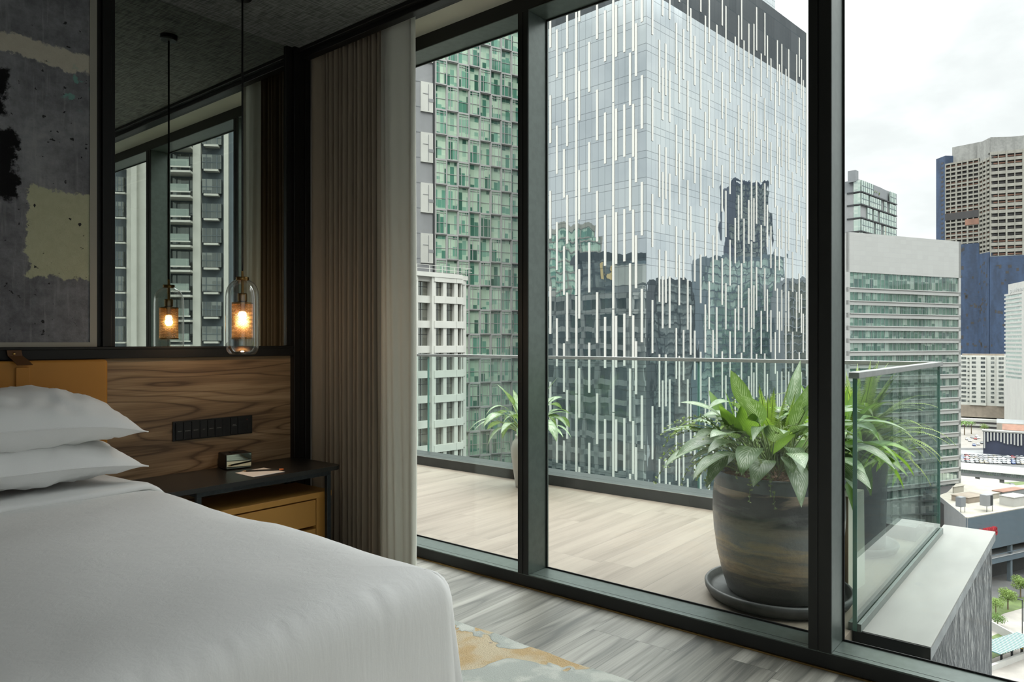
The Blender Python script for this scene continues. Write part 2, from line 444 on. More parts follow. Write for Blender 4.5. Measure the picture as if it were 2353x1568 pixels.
def potmat(t, b):
    o = t.obj(); x = t.sep(o)
    n = t.noise(t.scale(o, (1.2, 1.2, 7)), 2.2, 5, .6, 1.0); d = t.noise(o, 30, 5, .7)
    z = t.m('ADD', x[2], t.m('MULTIPLY', t.m('SUBTRACT', n, .5), .22))
    c = t.ramp(t.m('DIVIDE', z, .62), [(0, (0.030, 0.030, 0.027)), (.22, (0.119, 0.106, 0.095)), (.32, (0.475, 0.344, 0.214)), (.40, (0.237, 0.225, 0.214)), (.47, (0.522, 0.404, 0.273)), (.54, (0.285, 0.296, 0.309)), (.64, (0.404, 0.356, 0.309)), (.70, (0.166, 0.166, 0.166)), (.76, (0.027, 0.027, 0.027)), (.83, (0.035, 0.031, 0.030)), (.88, (0.404, 0.296, 0.214)), (1, (0.617, 0.499, 0.404))])
    t.put(b.inputs['Base Color'], t.mix(t.m('MULTIPLY', d, .35), c, (.05, .05, .05)))
    t.l.new(t.bump(d, .35, .006), b.inputs['Normal'])
pbr('glazed_pot', rough=.42, spec=.5, build=potmat)
pbr('pot_rim', (.10, .115, .125), .45, build=speck(.3, 14, .2))
pbr('dark_clay', (.055, .058, .056), .55, build=speck(.3, 14, .2))
pbr('dark_pot', (.045, .050, .055), .4, build=speck(.2, 14, .1))
pbr('white_ceramic', (0.496, 0.480, 0.440), .35, build=speck(.05, 6))
pbr('potting_fibre', (.20, .13, .085), .95, spec=.1, build=speck(.5, 60, 1.0, 6))
pbr('stem_green', (0.176, 0.240, 0.080), .6)
pbr('stem_brown', (.11, .08, .045), .8)
def leafmat(name, dark, light, streak=True, trans=.35, rough=.42):
    m = D.materials.new(name); m.use_nodes = True; t = NT(m.node_tree); b = t.n['Principled BSDF']
    if streak:
        uv = t.new('ShaderNodeUVMap').outputs[0]; x = t.sep(uv)
        a = t.m('ABSOLUTE', t.m('SUBTRACT', x[0], .5))
        rib = t.m('SINE', t.m('MULTIPLY', t.m('ADD', x[1], t.m('MULTIPLY', a, -.9)), 60))
        n = t.noise(t.obj(), 26, 3, .6)
        pale = t.m('MULTIPLY', t.step(t.m('ADD', t.m('MULTIPLY', rib, .18), n), .50, .68), t.step(a, .46, .2))
        mid = t.step(a, .035, .012)
        c = t.mix(pale, dark, light); c = t.mix(t.m('MULTIPLY', mid, .7), c, light)
    else:
        c = t.mix(t.step(t.noise(t.obj(), 18, 2), .35, .65), dark, light)
    isl = t.new('ShaderNodeNewGeometry').outputs['Random Per Island']
    c = t.mix(t.m('MULTIPLY', isl, .35), c, tuple(q*.55 for q in dark))
    t.put(b.inputs['Base Color'], c); b.inputs['Roughness'].default_value = rough
    tl = t.new('ShaderNodeBsdfTranslucent'); t.put(tl.inputs[0], t.mix(.5, c, (.30, .50, .05)))
    mx = t.new('ShaderNodeMixShader'); mx.inputs[0].default_value = trans
    out = [n for n in t.n if n.type == 'OUTPUT_MATERIAL'][0]
    t.l.new(b.outputs[0], mx.inputs[1]); t.l.new(tl.outputs[0], mx.inputs[2]); t.l.new(mx.outputs[0], out.inputs[0])
    MT[name] = m
    return m
leafmat('aglaonema_leaf', (0.107, 0.189, 0.074), (0.492, 0.558, 0.410), trans=.22)
leafmat('broad_leaf', (0.094, 0.216, 0.022), (0.216, 0.346, 0.058))
leafmat('fern_leaf', (0.132, 0.209, 0.028), (0.242, 0.308, 0.072), False, .4)
leafmat('creeper_leaf', (0.273, 0.338, 0.143), (0.455, 0.494, 0.325), False, .4)
leafmat('tree_leaf', (0.054, 0.108, 0.027), (0.144, 0.234, 0.054), False, .2, .7)
leafmat('tree_leaf_light', (0.111, 0.178, 0.038), (0.238, 0.323, 0.085), False, .2, .7)
# ---- city
def citymat(name, col, var=.06, rough=.7, streak=.0):
    def f(t, b):
        o = t.obj(); n = t.noise(t.scale(o, (.25, .25, .05)), 1, 4); n2 = t.noise(o, .6, 3)
        v = t.m('ADD', t.m('MULTIPLY', n, .6), t.m('MULTIPLY', n2, .4))
        t.put(b.inputs['Base Color'], t.mix(t.step(v, .35, .65), tuple(x*(1-var) for x in col), tuple(min(1, x*(1+var)) for x in col)))
    return pbr(name, col, rough, build=f)
citymat('white_wall', (0.416, 0.416, 0.377))
citymat('warm_white', (0.342, 0.336, 0.314))
citymat('pale_panel', (0.303, 0.303, 0.287), .03)
citymat('mid_grey', (0.150, 0.159, 0.165))
citymat('pale_grey', (0.197, 0.201, 0.201))
citymat('surround_grey', (0.312, 0.312, 0.297))
citymat('blue_grey', (0.077, 0.098, 0.112))
citymat('steel_blue', (0.068, 0.091, 0.109), .05)
citymat('dark_louvre', (0.017, 0.019, 0.021))
citymat('concrete', (0.208, 0.200, 0.170), .12)
citymat('raw_concrete', (0.190, 0.190, 0.176), .2)
citymat('dark_opening', (0.030, 0.028, 0.028), .2)
citymat('netting_blue', (0.019, 0.037, 0.075), .3)
citymat('roof_cream', (0.263, 0.246, 0.205), .12)
citymat('roof_tan', (0.191, 0.159, 0.124), .15)
citymat('terracotta', (0.182, 0.092, 0.061), .2)
citymat('asphalt', (0.073, 0.073, 0.073), .15)
citymat('paving', (0.213, 0.196, 0.175), .1)
citymat('lawn', (0.059, 0.087, 0.019), .25)
citymat('navy_cladding', (0.016, 0.021, 0.042), .2)
pbr('white_fin', (.50, .49, .45), .5)
pbr('red_letter', (.24, .012, .018), .4)
pbr('gold_letter', (.50, .36, .14), .4)
pbr('grey_letter', (.35, .36, .35), .5)
pbr('tyre', (.02, .02, .02), .8)
for n_, c_ in dict(white=(.75, .75, .74), silver=(.42, .43, .44), black=(.02, .02, .022), red=(.40, .03, .03), blue=(.04, .08, .25), grey=(.15, .155, .16), yellow=(.65, .42, .03), beige=(.45, .40, .30)).items():
    pbr('paint_'+n_, c_, .25, spec=.6, coat=.5)
pbr('car_glass', (.02, .025, .03), .1, spec=.8)
def winmat(name, cols, mw=1.2, mh=3.4, refl=.3, rough=.05, tint=(.85, .95, .9), vline=.05, blind=(.4, .45, .38), wob=.01, bl=.5):
    """building window glass: dim room and blinds behind a reflecting pane, split into sashes"""
    m = D.materials.new(name); m.use_nodes = True; t = NT(m.node_tree); t.n.clear()
    x = t.sep(t.obj()); rnd = t.new('ShaderNodeObjectInfo').outputs['Random']
    isl = t.new('ShaderNodeNewGeometry').outputs['Random Per Island']
    U = t.m('DIVIDE', t.m('ADD', x[0], x[1]), mw); W = t.m('DIVIDE', x[2], mh)
    cell = t.xyz(t.m('FLOOR', t.m('ADD', U, .013)), t.m('FLOOR', t.m('ADD', W, .007)), t.m('ADD', t.m('MULTIPLY', rnd, 50), t.m('MULTIPLY', isl, 31)))
    wn = t.white(cell); wn2 = t.white(t.vm('ADD', cell, (5.3, 1.7, 2.9)))
    c = t.ramp(wn, [(i/(len(cols)-1), q) for i, q in enumerate(cols)])
    fz = t.m('FRACT', W)
    drop = t.m('MULTIPLY', t.m('GREATER_THAN', fz, t.m('SUBTRACT', 1.05, t.m('MULTIPLY', wn2, .9))), t.m('LESS_THAN', t.m('FRACT', t.m('MULTIPLY', wn2, 7)), bl))
    low_ = t.m('MULTIPLY', t.m('LESS_THAN', fz, t.m('MULTIPLY', wn, .5)), t.m('LESS_THAN', t.m('FRACT', t.m('MULTIPLY', wn2, 11)), bl))
    c = t.mix(t.m('MULTIPLY', drop, .75), c, blind); c = t.mix(t.m('MULTIPLY', low_, .55), c, blind)
    c = t.mix(t.m('MULTIPLY', t.m('LESS_THAN', t.m('FRACT', U), vline), .6), c, blind)
    df = t.new('ShaderNodeBsdfDiffuse'); t.put(df.inputs[0], c)
    g = t.new('ShaderNodeBsdfGlossy'); g.inputs['Roughness'].default_value = rough; t.put(g.inputs[0], tint)
    nrm = t.new('ShaderNodeNewGeometry').outputs['Normal']
    jit = t.vm('SCALE', t.vm('SUBTRACT', t.white(cell, True), (.5, .5, .5)), None, wob)
    jn = t.vm('SCALE', t.vm('SUBTRACT', t.noise(t.obj(), .7, 2, .5, 0, True), (.5, .5, .5)), None, wob*2)
    t.l.new(t.vm('NORMALIZE', t.vm('ADD', nrm, t.vm('ADD', jit, jn))), g.inputs['Normal'])
    lw = t.new('ShaderNodeLayerWeight'); lw.inputs[0].default_value = .3
    mx = t.new('ShaderNodeMixShader'); t.put(mx.inputs[0], t.m('ADD', refl, t.m('MULTIPLY', lw.outputs['Facing'], .3), clamp=True))
    t.l.new(df.outputs[0], mx.inputs[1]); t.l.new(g.outputs[0], mx.inputs[2])
    t.l.new(mx.outputs[0], t.new('ShaderNodeOutputMaterial').inputs[0])
    MT[name] = m
    return m
winmat('green_window', [(0.020, 0.073, 0.049), (0.069, 0.196, 0.137), (0.137, 0.312, 0.225), (0.273, 0.410, 0.312)], .9, 4.8, .12, blind=(0.488, 0.604, 0.458), bl=.85)
winmat('taupe_window', [(0.035, 0.033, 0.027), (0.057, 0.054, 0.044), (0.076, 0.070, 0.057)], 1.0, 3.4, .14, blind=(0.109, 0.102, 0.083), vline=.06)
winmat('ribbon_window', [(0.034, 0.076, 0.064), (0.060, 0.119, 0.093), (0.102, 0.170, 0.136), (0.043, 0.068, 0.068)], 1.7, 3.9, .33, blind=(0.306, 0.374, 0.323), vline=.08, bl=.35)
winmat('pale_window', [(0.170, 0.238, 0.204), (0.238, 0.306, 0.255), (0.128, 0.170, 0.153)], 1.6, 3.3, .3, blind=(0.357, 0.391, 0.340))
winmat('dark_window', [(.03, .035, .04), (.05, .055, .055), (.08, .085, .08)], 1.1, 3.0, .12, blind=(.16, .17, .16), vline=.07)
winmat('balcony_glass', [(0.085, 0.119, 0.102), (0.119, 0.153, 0.128)], 1.3, 1.2, .25, blind=(0.170, 0.204, 0.170))
def tower_glass(name, mw, fh, z0, r0, r1, col, wob=.012, double=True):
    m = D.materials.new(name); m.use_nodes = True; t = NT(m.node_tree); t.n.clear()
    x = t.sep(t.obj()); U = t.m('DIVIDE', t.m('ADD', x[0], x[1]), mw); W = t.m('DIVIDE', t.m('SUBTRACT', x[2], z0), fh)
    cell = t.xyz(t.m('FLOOR', t.m('DIVIDE', U, 2)), t.m('FLOOR', W), t.m('GREATER_THAN', x[0], .2)); wn = t.white(cell)
    lv = t.m('LESS_THAN', t.m('FRACT', U), .055)
    fw = t.m('FRACT', W); lh = t.m('LESS_THAN', fw, .022)
    if double: lh = t.m('MAXIMUM', lh, t.m('LESS_THAN', t.m('ABSOLUTE', t.m('SUBTRACT', fw, .74)), .010))
    line = t.m('MAXIMUM', t.m('MULTIPLY', lv, .75), lh)
    base = t.mix(wn, tuple(q*.75 for q in col), tuple(q*1.25 for q in col))
    base = t.mix(line, base, (.03, .04, .045))
    df = t.new('ShaderNodeBsdfDiffuse'); t.put(df.inputs[0], base)
    g = t.new('ShaderNodeBsdfGlossy'); g.inputs['Roughness'].default_value = 0.015
    t.put(g.inputs[0], t.mix(wn, (.80, .87, .90), (.90, .95, .96)))
    nrm = t.new('ShaderNodeNewGeometry').outputs['Normal']
    jit = t.vm('SCALE', t.vm('SUBTRACT', t.white(t.vm('ADD', cell, (7, 3, 1)), True), (.5, .5, .5)), None, wob*.7)
    jn = t.vm('SCALE', t.vm('SUBTRACT', t.noise(t.scale(t.obj(), (1, 1, .35)), .42, 2, .5, 0, True), (.5, .5, .5)), None, wob*2.2)
    t.l.new(t.vm('NORMALIZE', t.vm('ADD', nrm, t.vm('ADD', jit, jn))), g.inputs['Normal'])
    lw = t.new('ShaderNodeLayerWeight'); lw.inputs[0].default_value = .5
    fac = t.m('ADD', r0, t.m('MULTIPLY', lw.outputs['Facing'], r1), clamp=True)
    fac = t.m('MULTIPLY', fac, t.m('SUBTRACT', 1, t.m('MULTIPLY', line, .55)))
    mx = t.new('ShaderNodeMixShader'); t.l.new(fac, mx.inputs[0])
    t.l.new(df.outputs[0], mx.inputs[1]); t.l.new(g.outputs[0], mx.inputs[2])
    t.l.new(mx.outputs[0], t.new('ShaderNodeOutputMaterial').inputs[0])
    MT[name] = m
    return m
# ------------------------------------------------------------------ room shell
X0, XG, Y0, ZC = 2.886, 3.045, 3.67, 2.97
def st(name, **kw): return dict(kind='structure', **kw)
MB().box(-2.6, 3.06, -2.3, 3.9, -.06, 0).build('floor', MT['grey_floor'], kind='structure')
MB().box(-2.6, 2.50, -2.3, 3.9, ZC, ZC+.04).build('ceiling', MT['ceiling_fabric'], kind='structure')
MB().box(2.50, 3.06, -2.3, 3.9, 3.017, 3.05).build('trim_1', MT['soffit_paint'], kind='structure')
MB().box(-2.6, 3.06, 3.706, 3.9, 0, 3.02).build('wall_back', MT['wall_paint'], kind='structure')
MB().box(-2.7, -2.6, -2.3, 3.9, 0, 3.02).build('wall_left', MT['pale_wall'], kind='structure')
b = MB(); b.box(-2.6, 3.06, -2.4, -2.3, 0, .30); b.box(-2.6, 3.06, -2.4, -2.3, 2.85, 3.02); b.box(-2.6, -2.45, -2.4, -2.3, .30, 2.85); b.box(.6, 3.06, -2.4, -2.3, .30, 2.85)
b.build('wall_front', MT['pale_wall'], kind='structure')
wn = empty('window_5', (-.9, -2.35, .30), 0, kind='structure')  # unseen window, added behind the camera to let more sky light in
MB().box(-2.45, .6, -2.354, -2.346, .30, 2.85).build('window_pane', MT['window_glass'], wn)
b = MB().box(2.497, 2.545, -2.3, 3.67, 2.917, 3.017); b.box(2.470, 2.497, -2.3, 3.67, 2.945, 2.97)
b.build('trim_2', MT['black_trim'], bevel=.004, kind='structure')
# pieces of black frame on the headboard wall
b = MB().box(-1.5, 2.44, 3.635, 3.70, 1.170, 1.227); b.box(-1.5, 2.44, 3.628, 3.66, 1.214, 1.227)
b.build('trim_3', MT['black_trim'], bevel=.003, kind='structure')
b = MB().box(1.384, 1.405, 3.655, 3.70, 1.227, ZC); b.box(1.405, 1.445, 3.640, 3.70, 1.227, ZC); b.box(1.445, 1.467, 3.655, 3.70, 1.227, ZC)
b.build('trim_4', MT['black_trim'], bevel=.003, kind='structure')
b = MB().box(2.403, 2.440, 3.655, 3.70, 1.227, ZC); b.box(2.440, 2.478, 3.630, 3.70, 0, ZC); b.box(2.478, 2.515, 3.640, 3.70, 0, ZC); b.box(2.515, 2.551, 3.630, 3.70, 0, ZC)
b.build('trim_5', MT['black_trim'], bevel=.003, kind='structure')
MB().box(-1.5, 2.44, 3.672, 3.70, .12, 1.170).build('wood_headboard_panel', MT['walnut'], label='long walnut grained panel on the wall behind bed and nightstand', cat='wall panel')
m = empty('mural_panel', (.4, 3.66, 1.24), 0, 'rough grey plaster mural panel with pale patches and a black blot, above the leather headboard', 'wall panel')
MB().box(-.9, 1.354, 3.655, 3.70, 1.248, ZC).build('panel', MT['mural_plaster'], m)
MW[m] = MW[m]
b = MB().box(1.354, 1.384, 3.650, 3.70, 1.227, ZC); b.box(-.9, 1.354, 3.650, 3.70, 1.227, 1.248)
b.build('edge_strip', MT['mural_edge'], m, label='pale painted edge strip')
m = empty('wall_mirror', (1.93, 3.66, 1.227), 0, 'tall wall mirror in a black frame reflecting the window and the pendant lamp', 'mirror')
MB().box(1.467, 2.403, 3.67, 3.695, 1.2275, ZC).build('mirror_glass', MT['mirror'], m)
# ------------------------------------------------------------------ window wall
SILL = .066
b = MB().box(X0, 3.06, -2.3, 3.67, 0, SILL)
b.build('trim_6', MT['frame_metal'], bevel=.003, kind='structure')
MB().box(X0-.0015, X0+.002, -2.3, 3.67, .004, SILL-.006).build('trim_7', MT['frame_face'], kind='structure')
MB().box(X0+.028, X0+.0295, -2.3, 3.67, SILL, SILL+.0006).build('trim_8', MT['black_trim'], kind='structure')
b = MB().box(X0, 3.06, -2.3, 3.67, 2.937, 3.017); b.build('trim_9', MT['frame_metal'], bevel=.003, kind='structure')
MB().box(X0-.0015, X0+.002, -2.3, 3.67, 2.940, 3.017).build('trim_10', MT['frame_face'], kind='structure')
MB().box(X0-.012, X0, -2.3, 3.67, 0, .006).build('baseboard_right', MT['brass'], kind='structure')
mull = [(3.60, 3.67), (2.255, 2.323), (.794, .880), (-.655, -.575), (-2.1, -2.02)]
for i, (ya, yb) in enumerate(mull):
    b = MB().box(X0+.002, 3.06, ya, yb, SILL, 2.937)
    o = b.build('trim_%d' % (11+i), MT['frame_metal'], bevel=.003, kind='structure')
    f = MB(); mid = ya+(yb-ya)*(.5 if i != 2 else .56)
    f.box(X0-.002, X0+.004, ya+.001, mid-.003, SILL-.002, 2.94); f.box(X0-.002, X0+.004, mid+.003, yb-.001, SILL-.002, 2.94)
    f.box(X0+.001, X0+.003, mid-.003, mid+.003, SILL-.002, 2.94, 1)
    f.build('mullion_face', [MT['frame_face'], MT['black_trim']], o)
for i in range(4):
    ya, yb = mull[i+1][1], mull[i][0]
    wn = empty('window_%d' % (i+1), (XG, (ya+yb)/2, SILL), 0, kind='structure')
    MB().box(XG-.004, XG+.004, ya, yb, SILL, 2.937).build('window_pane', MT['window_glass'], wn)
    g = MB(); t_ = .007
    g.box(XG-.009, XG-.004, ya, ya+t_, SILL, 2.937); g.box(XG-.009, XG-.004, yb-t_, yb, SILL, 2.937)
    g.box(XG-.009, XG-.004, ya+t_, yb-t_, SILL, SILL+t_); g.box(XG-.009, XG-.004, ya+t_, yb-t_, 2.937-t_, 2.937)
    g.build('gasket', MT['black_cord'], wn)
# ------------------------------------------------------------------ headboard cushion with strap
h = empty('leather_headboard', (.5, 3.64, .3), 0, 'tan leather upholstered headboard with a buckled-down brown strap, behind the pillows', 'headboard')
hb = MB().box(-.5, 1.414, 3.598, 3.66, .25, 1.168).build('cushion', MT['tan_leather'], h, bevel=.016, seg=4)
s = MB(); s.box(1.040, 1.092, 3.590, 3.598, .30, 1.14)
s.build('strap', MT['tan_leather'], h, bevel=.003)
t = MB(); pr = [(1.016, 1.070, 3.628, 1.214), (1.018, 1.072, 3.622, 1.19), (1.030, 1.088, 3.603, 1.172), (1.042, 1.100, 3.582, 1.150)]
rows = [[(a, y, z), (b_, y, z)] for a, b_, y, z in pr]
t.grid(rows); t.grid([[(a, y-.006, z), (b_, y-.006, z)] for a, b_, y, z in pr][::-1])
t.add([(p[0], p[2]-(.006 if q else 0), p[3]) for p in pr for q in (0, 1)], [(2*i, 2*i+1, 2*i+3, 2*i+2) for i in range(3)])
t.add([(p[1], p[2]-(.006 if q else 0), p[3]) for p in pr for q in (0, 1)], [(2*i, 2*i+2, 2*i+3, 2*i+1) for i in range(3)])
tb = t.build('strap_tab', MT['brown_leather'], h, label='darker brown leather tab')
r = MB(frame((1.041, 3.619, 1.198)) @ Matrix.Rotation(PI/2, 4, 'X'))
r.lathe((0, 0, 0), [(.0001, .005), (.004, .0045), (.0062, .002), (.0066, -.003)], 16)
r.build('rivet', MT['brass'], tb, smooth=True, label='round brass rivet')
# ------------------------------------------------------------------ bed
def fbm(x, y, z=0, o=3):
    v = 0; a = 1
    for i in range(o):
        v += a*mnoise.noise(Vector((x, y, z+i*7.3))); x *= 2.1; y *= 2.1; a *= .5
    return v
bed = empty('bed', (.5, 2.5, 0), 0, 'king size bed base and mattress hidden under the white covers', 'bed')
MB().box(-.38, 1.36, 1.45, 3.59, .06, .30).build('bed_base', MT['mattress_cloth'], bed, bevel=.02)
MB().rbox(-.41, 1.38, 1.41, 3.59, .30, .585, .06).build('mattress', MT['mattress_cloth'], bed)
BX0, BX1, BY0, BY1, BR = -.44, 1.438, 1.365, 3.56, .060
def perim(step=.012):
    pts = []                                  # (point on the sharp path, outward normal, corner weight) clockwise from the wall on the window side
    n = int((BY1-BY0-BR)/step); H_ = BY1-.055-BY0-BR
    for i in range(n+1): pts.append(((BX1, BY1-.055-H_*i/n), (1, 0), math.exp(-(H_*(1-i/n)/.14)**2)))
    for i in range(1, 16):
        a = -PI/2*i/16; pts.append(((BX1-BR+BR*math.cos(a), BY0+BR+BR*math.sin(a)), (math.cos(a), math.sin(a)), 1))
    n = int((BX1-BX0-BR*2)/step)
    for i in range(n+1): pts.append(((BX1-BR-(BX1-BX0-2*BR)*i/n, BY0), (0, -1), math.exp(-(((BX1-BX0-2*BR)*i/n)/.14)**2)))
    for i in range(1, 16):
        a = -PI/2-PI/2*i/16; pts.append(((BX0+BR+BR*math.cos(a), BY0+BR+BR*math.sin(a)), (math.cos(a), math.sin(a)), 0))
    n = 20
    for i in range(n+1): pts.append(((BX0, BY0+BR+H_*i/n), (-1, 0), 0))
    n = 60
    for i in range(1, n): pts.append(((BX0+.055+(BX1-BX0-.11)*i/n, BY1), (0, 1), 0))
    return pts
prof = [(-.055, .620), (-.036, .612), (-.020, .598), (-.008, .578), (-.001, .55), (.001, .515), (.002, .475), (.004, .43), (.006, .38), (.008, .33), (.011, .28), (.014, .23), (.018, .18), (.022, .13), (.024, .10)]
P = perim(); rings = []
ctr_ = (.5, 2.3)
def ztop(d):
    tb = [(0, .60), (.055, .620), (.085, .629), (.13, .635), (.18, .638), (.26, .638), (9, .638)]
    for (d0, z0), (d1, z1) in zip(tb, tb[1:]):
        if d <= d1: return z0+(z1-z0)*(d-d0)/(d1-d0)
NK = 26
for k in range(NK):
    f_ = 1-(1-k/NK)**1.6; ring = []
    for (x, y), (nx, ny), cw in P:
        qx, qy = x-nx*.055, y-ny*.055
        qx, qy = ctr_[0]+(qx-ctr_[0])*f_, ctr_[1]+(qy-ctr_[1])*f_
        d = min(BX1-qx, qy-BY0, qx-BX0)
        ring.append((qx, qy, ztop(d)+.010*fbm(qx*2.2, qy*2.2, 1)))
    rings.append(ring)
arc = 0; arcs = []
for i, ((x, y), n_, cw) in enumerate(P):
    if i: arc += math.hypot(x-P[i-1][0][0], y-P[i-1][0][1])
    arcs.append(arc)
for o_, z in prof:
    ring = []; fr = max(0, (.56-z)/.46)
    for i, ((x, y), (nx, ny), cw) in enumerate(P):
        a = arcs[i]
        fold = .013*fbm(a*3.2, z*.8, 3)*fr + .016*fr*math.sin(a*13+2*fbm(a*1.3, 0, 9))*(.3+.7*min(1, fr*1.2))*.7
        flare = cw*fr*(.045+.035*math.sin(a*38))
        dc = y-BY0
        if nx > .9: flare = fr*(.085*math.exp(-((dc-.13)/.07)**2)-.030*math.exp(-((dc-.055)/.022)**2)+.02*math.exp(-((dc-.42)/.1)**2))
        elif ny < -.9: flare = cw*fr*.012
        oo = o_+fold+flare
        inw = 1-abs(min(0, o_))/.42
        px_, py_ = x+nx*oo, y+ny*oo
        if ny < -.5 and z > .5: zz0 = .0035*fbm(a*30, 1, 7)*math.exp(-((z-.6)/.05)**2); z_add = zz0
        else: z_add = 0
        zz = z+z_add+.010*fbm(px_*2.2, py_*2.2, 1)*(1-fr)
        ring.append((px_, py_, zz))
    rings.append(ring)
b = MB(); b.grid(rings[::-1], closed=True)
sp = b.build('bedspread', MT['bed_linen'], smooth=True, label='smooth white bedspread draped over the bed and hanging down its foot', cat='bedspread')
so = sp.modifiers.new('thick', 'SOLIDIFY'); so.thickness = .006; so.offset = -1
# folded top sheet
b = MB(); rows = []
for j, (dy, dz) in enumerate([(.06, .004), (.022, .006), (.004, .012), (0, .020), (.004, .025), (.016, .029), (.04, .030), (.09, .028), (.18, .024), (.30, .020), (.45, .018), (.54, .016)]):
    row = []
    for i in range(70):
        s_ = i/69*2.05
        xs = -.40+s_
        if xs < 1.33: x, z = xs, .634
        elif xs < 1.33+.14:
            a = (xs-1.33)/.14*PI/2; x, z = 1.33+.097*math.sin(a), .634-.097*(1-math.cos(a))
        else: x, z = 1.427+.01*(xs-1.47), .537-(xs-1.47)
        nrm_out = min(1, max(0, (xs-1.33)/.14))
        yf = 3.005+.05*(min(x, 1.35)-.8)+.008*math.sin(x*9)
        y = min(yf+dy, 3.56)
        x += dz*nrm_out*.8; z += dz*(1-nrm_out)+.008*fbm(x*5, y*5, 2)
        row.append((x, y, z+.010*fbm(x*2.2, y*2.2, 1)*(1-nrm_out)))
    rows.append(row)
b.grid(rows); b.v = b.v
fs = b.build('folded_sheet', MT['pillow_linen'], smooth=True, label='white top sheet folded back in a band below the pillows', cat='sheet')
so = fs.modifiers.new('thick', 'SOLIDIFY'); so.thickness = .004; so.offset = 1
def pillow(name, c, a, bb, h, tilt, seed, lab, droop=.04):
    n = 44; m_ = 30; b = MB(frame(c) @ Matrix.Rotation(tilt, 4, 'X'))
    for side in (1, -1):
        rows = []
        for j in range(m_+1):
            v = -1+2*j/m_; row = []
            for i in range(n+1):
                u = -1+2*i/n
                uu, vv = abs(u), abs(v)
                edge = max(0, (1-uu**3.0))*max(0, (1-vv**2.3)); f_ = edge**.62
                x = a*u*(1-.05*(1-vv**2)*uu**3); y = bb*v*(1-.10*(1-uu**2)*vv**3)
                w_ = fbm(u*2.2+seed, v*2+seed, side)*.014*min(1, edge*4)
                rad = math.atan2(v, u); near = max(0, 1-edge*3)
                w_ += .0022*math.sin(rad*26+seed+3*fbm(u, v, 4))*min(1, edge*8)*near
                w_ += .010*fbm(u*7+seed, v*4, 8)*min(1, edge*5)
                z = side*(h*f_*(1 if side > 0 else .82))+w_-droop*(uu**3)*.8
                row.append((x, y, z))
            rows.append(row)
        b.grid(rows if side > 0 else [r[::-1] for r in rows])
    # piped seam
    sm = MB(b.M)
    per = [(-1+2*i/20, -1) for i in range(20)]+[(1, -1+2*i/16) for i in range(16)]+[(1-2*i/20, 1) for i in range(20)]+[(-1, 1-2*i/16) for i in range(17)]
    pts = []
    for u, v in per:
        uu, vv = abs(u), abs(v)
        x = a*u*(1-.05*(1-vv**2)*uu**3); y = bb*v*(1-.10*(1-uu**2)*vv**3)
        pts.append((x*1.004, y*1.006, -droop*(uu**3)*.8))
    sm.tube(pts, .0028, 6)
    e = empty(name, c, 0, lab, 'pillow')
    o = b.build('pillowcase', MT['pillow_linen'], e, smooth=True)
    sm.build('seam', MT['pillow_linen'], e, smooth=True)
    return e
pillow('bed_pillow', (.94, 3.325, .768), .425, .245, .100, math.radians(3), 1.3, 'plump white pillow lying flat on the folded sheet, lower of the two', .030)
pillow('bed_pillow', (.925, 3.32, .935), .435, .25, .128, math.radians(4), 4.1, 'plump white pillow on top of the other one against the leather headboard', .052)
# ------------------------------------------------------------------ bedside table, cabinet and what stands there
t = empty('side_table', (1.98, 3.43, 0), 0, 'bedside table with black granite top on a thin dark steel frame', 'table')
MB().rbox(1.50, 2.462, 3.212, 3.66, .555, .577, .045, 8).build('table_top', MT['black_granite'], t)
f = MB(); zt, zb = .555, .528
f.box(1.655, 2.405, 3.238, 3.262, zb, zt); f.box(1.655, 2.405, 3.62, 3.644, zb, zt); f.box(1.655, 1.679, 3.262, 3.62, zb, zt); f.box(2.381, 2.405, 3.262, 3.62, zb, zt)
f.build('frame', MT['dark_steel'], t, bevel=.002)
for x, y in ((1.667, 3.25), (2.393, 3.25), (1.667, 3.632), (2.393, 3.632)):
    MB().box(x-.012, x+.012, y-.012, y+.012, 0, zb).build('leg', MT['dark_steel'], t, bevel=.002)
c = empty('drawer_cabinet', (2.03, 3.47, 0), 0, 'ochre leather covered drawer cabinet standing under the granite side table', 'cabinet')
f = MB(); f.box(1.62, 2.438, 3.275, 3.615, .405, .437)
f.build('cabinet_top', MT['ochre_leather'], c, bevel=.004)
f = MB(); f.box(1.64, 1.67, 3.285, 3.61, .03, .405); f.box(2.345, 2.432, 3.285, 3.61, .03, .405); f.box(1.67, 2.345, 3.59, 3.61, .03, .405); f.box(1.67, 2.345, 3.29, 3.59, .03, .05)
f.build('carcass', MT['ochre_leather'], c, bevel=.003)
for z0, z1 in ((.258, .398), (.095, .242)):
    MB().box(1.674, 2.341, 3.283, 3.575, z0, z1).build('drawer', MT['ochre_leather'], c, bevel=.004)
k = empty('desk_clock', (2.045, 3.59, .577), math.radians(-9.6), 'small black box clock with a mirrored face on the bedside table', 'clock')
K = MW[k]
MB(K).box(-.070, .068, -.062, .055, .003, .083).build('clock_body', MT['black_plastic'], k, bevel=.006, seg=3)
MB(K).box(-.066, .064, -.0635, -.0615, .006, .080).build('clock_face', MT['clock_glass'], k, bevel=.0008, label='mirrored clock face')
MB(K).box(-.03, .03, -.02, .02, .083, .087).build('snooze_button', MT['black_switch'], k, bevel=.002)
pc = [(1.957, 3.435), (1.955, 3.26), (2.14, 3.271), (2.135, 3.459)]
MB().prism(pc, .5775, .579).build('note_paper', MT['paper'], loc=(2.05, 3.36, .5775), label='square sheet of white note paper lying on the bedside table', cat='paper')
pa, pb = Vector((1.993, 3.43, .5835)), Vector((2.158, 3.308, .5835)); dv = (pb-pa).normalized()
pe = empty('pencil', pa, 0, 'black pencil with an orange end lying across the note paper', 'pencil')
L_ = (pb-pa).length
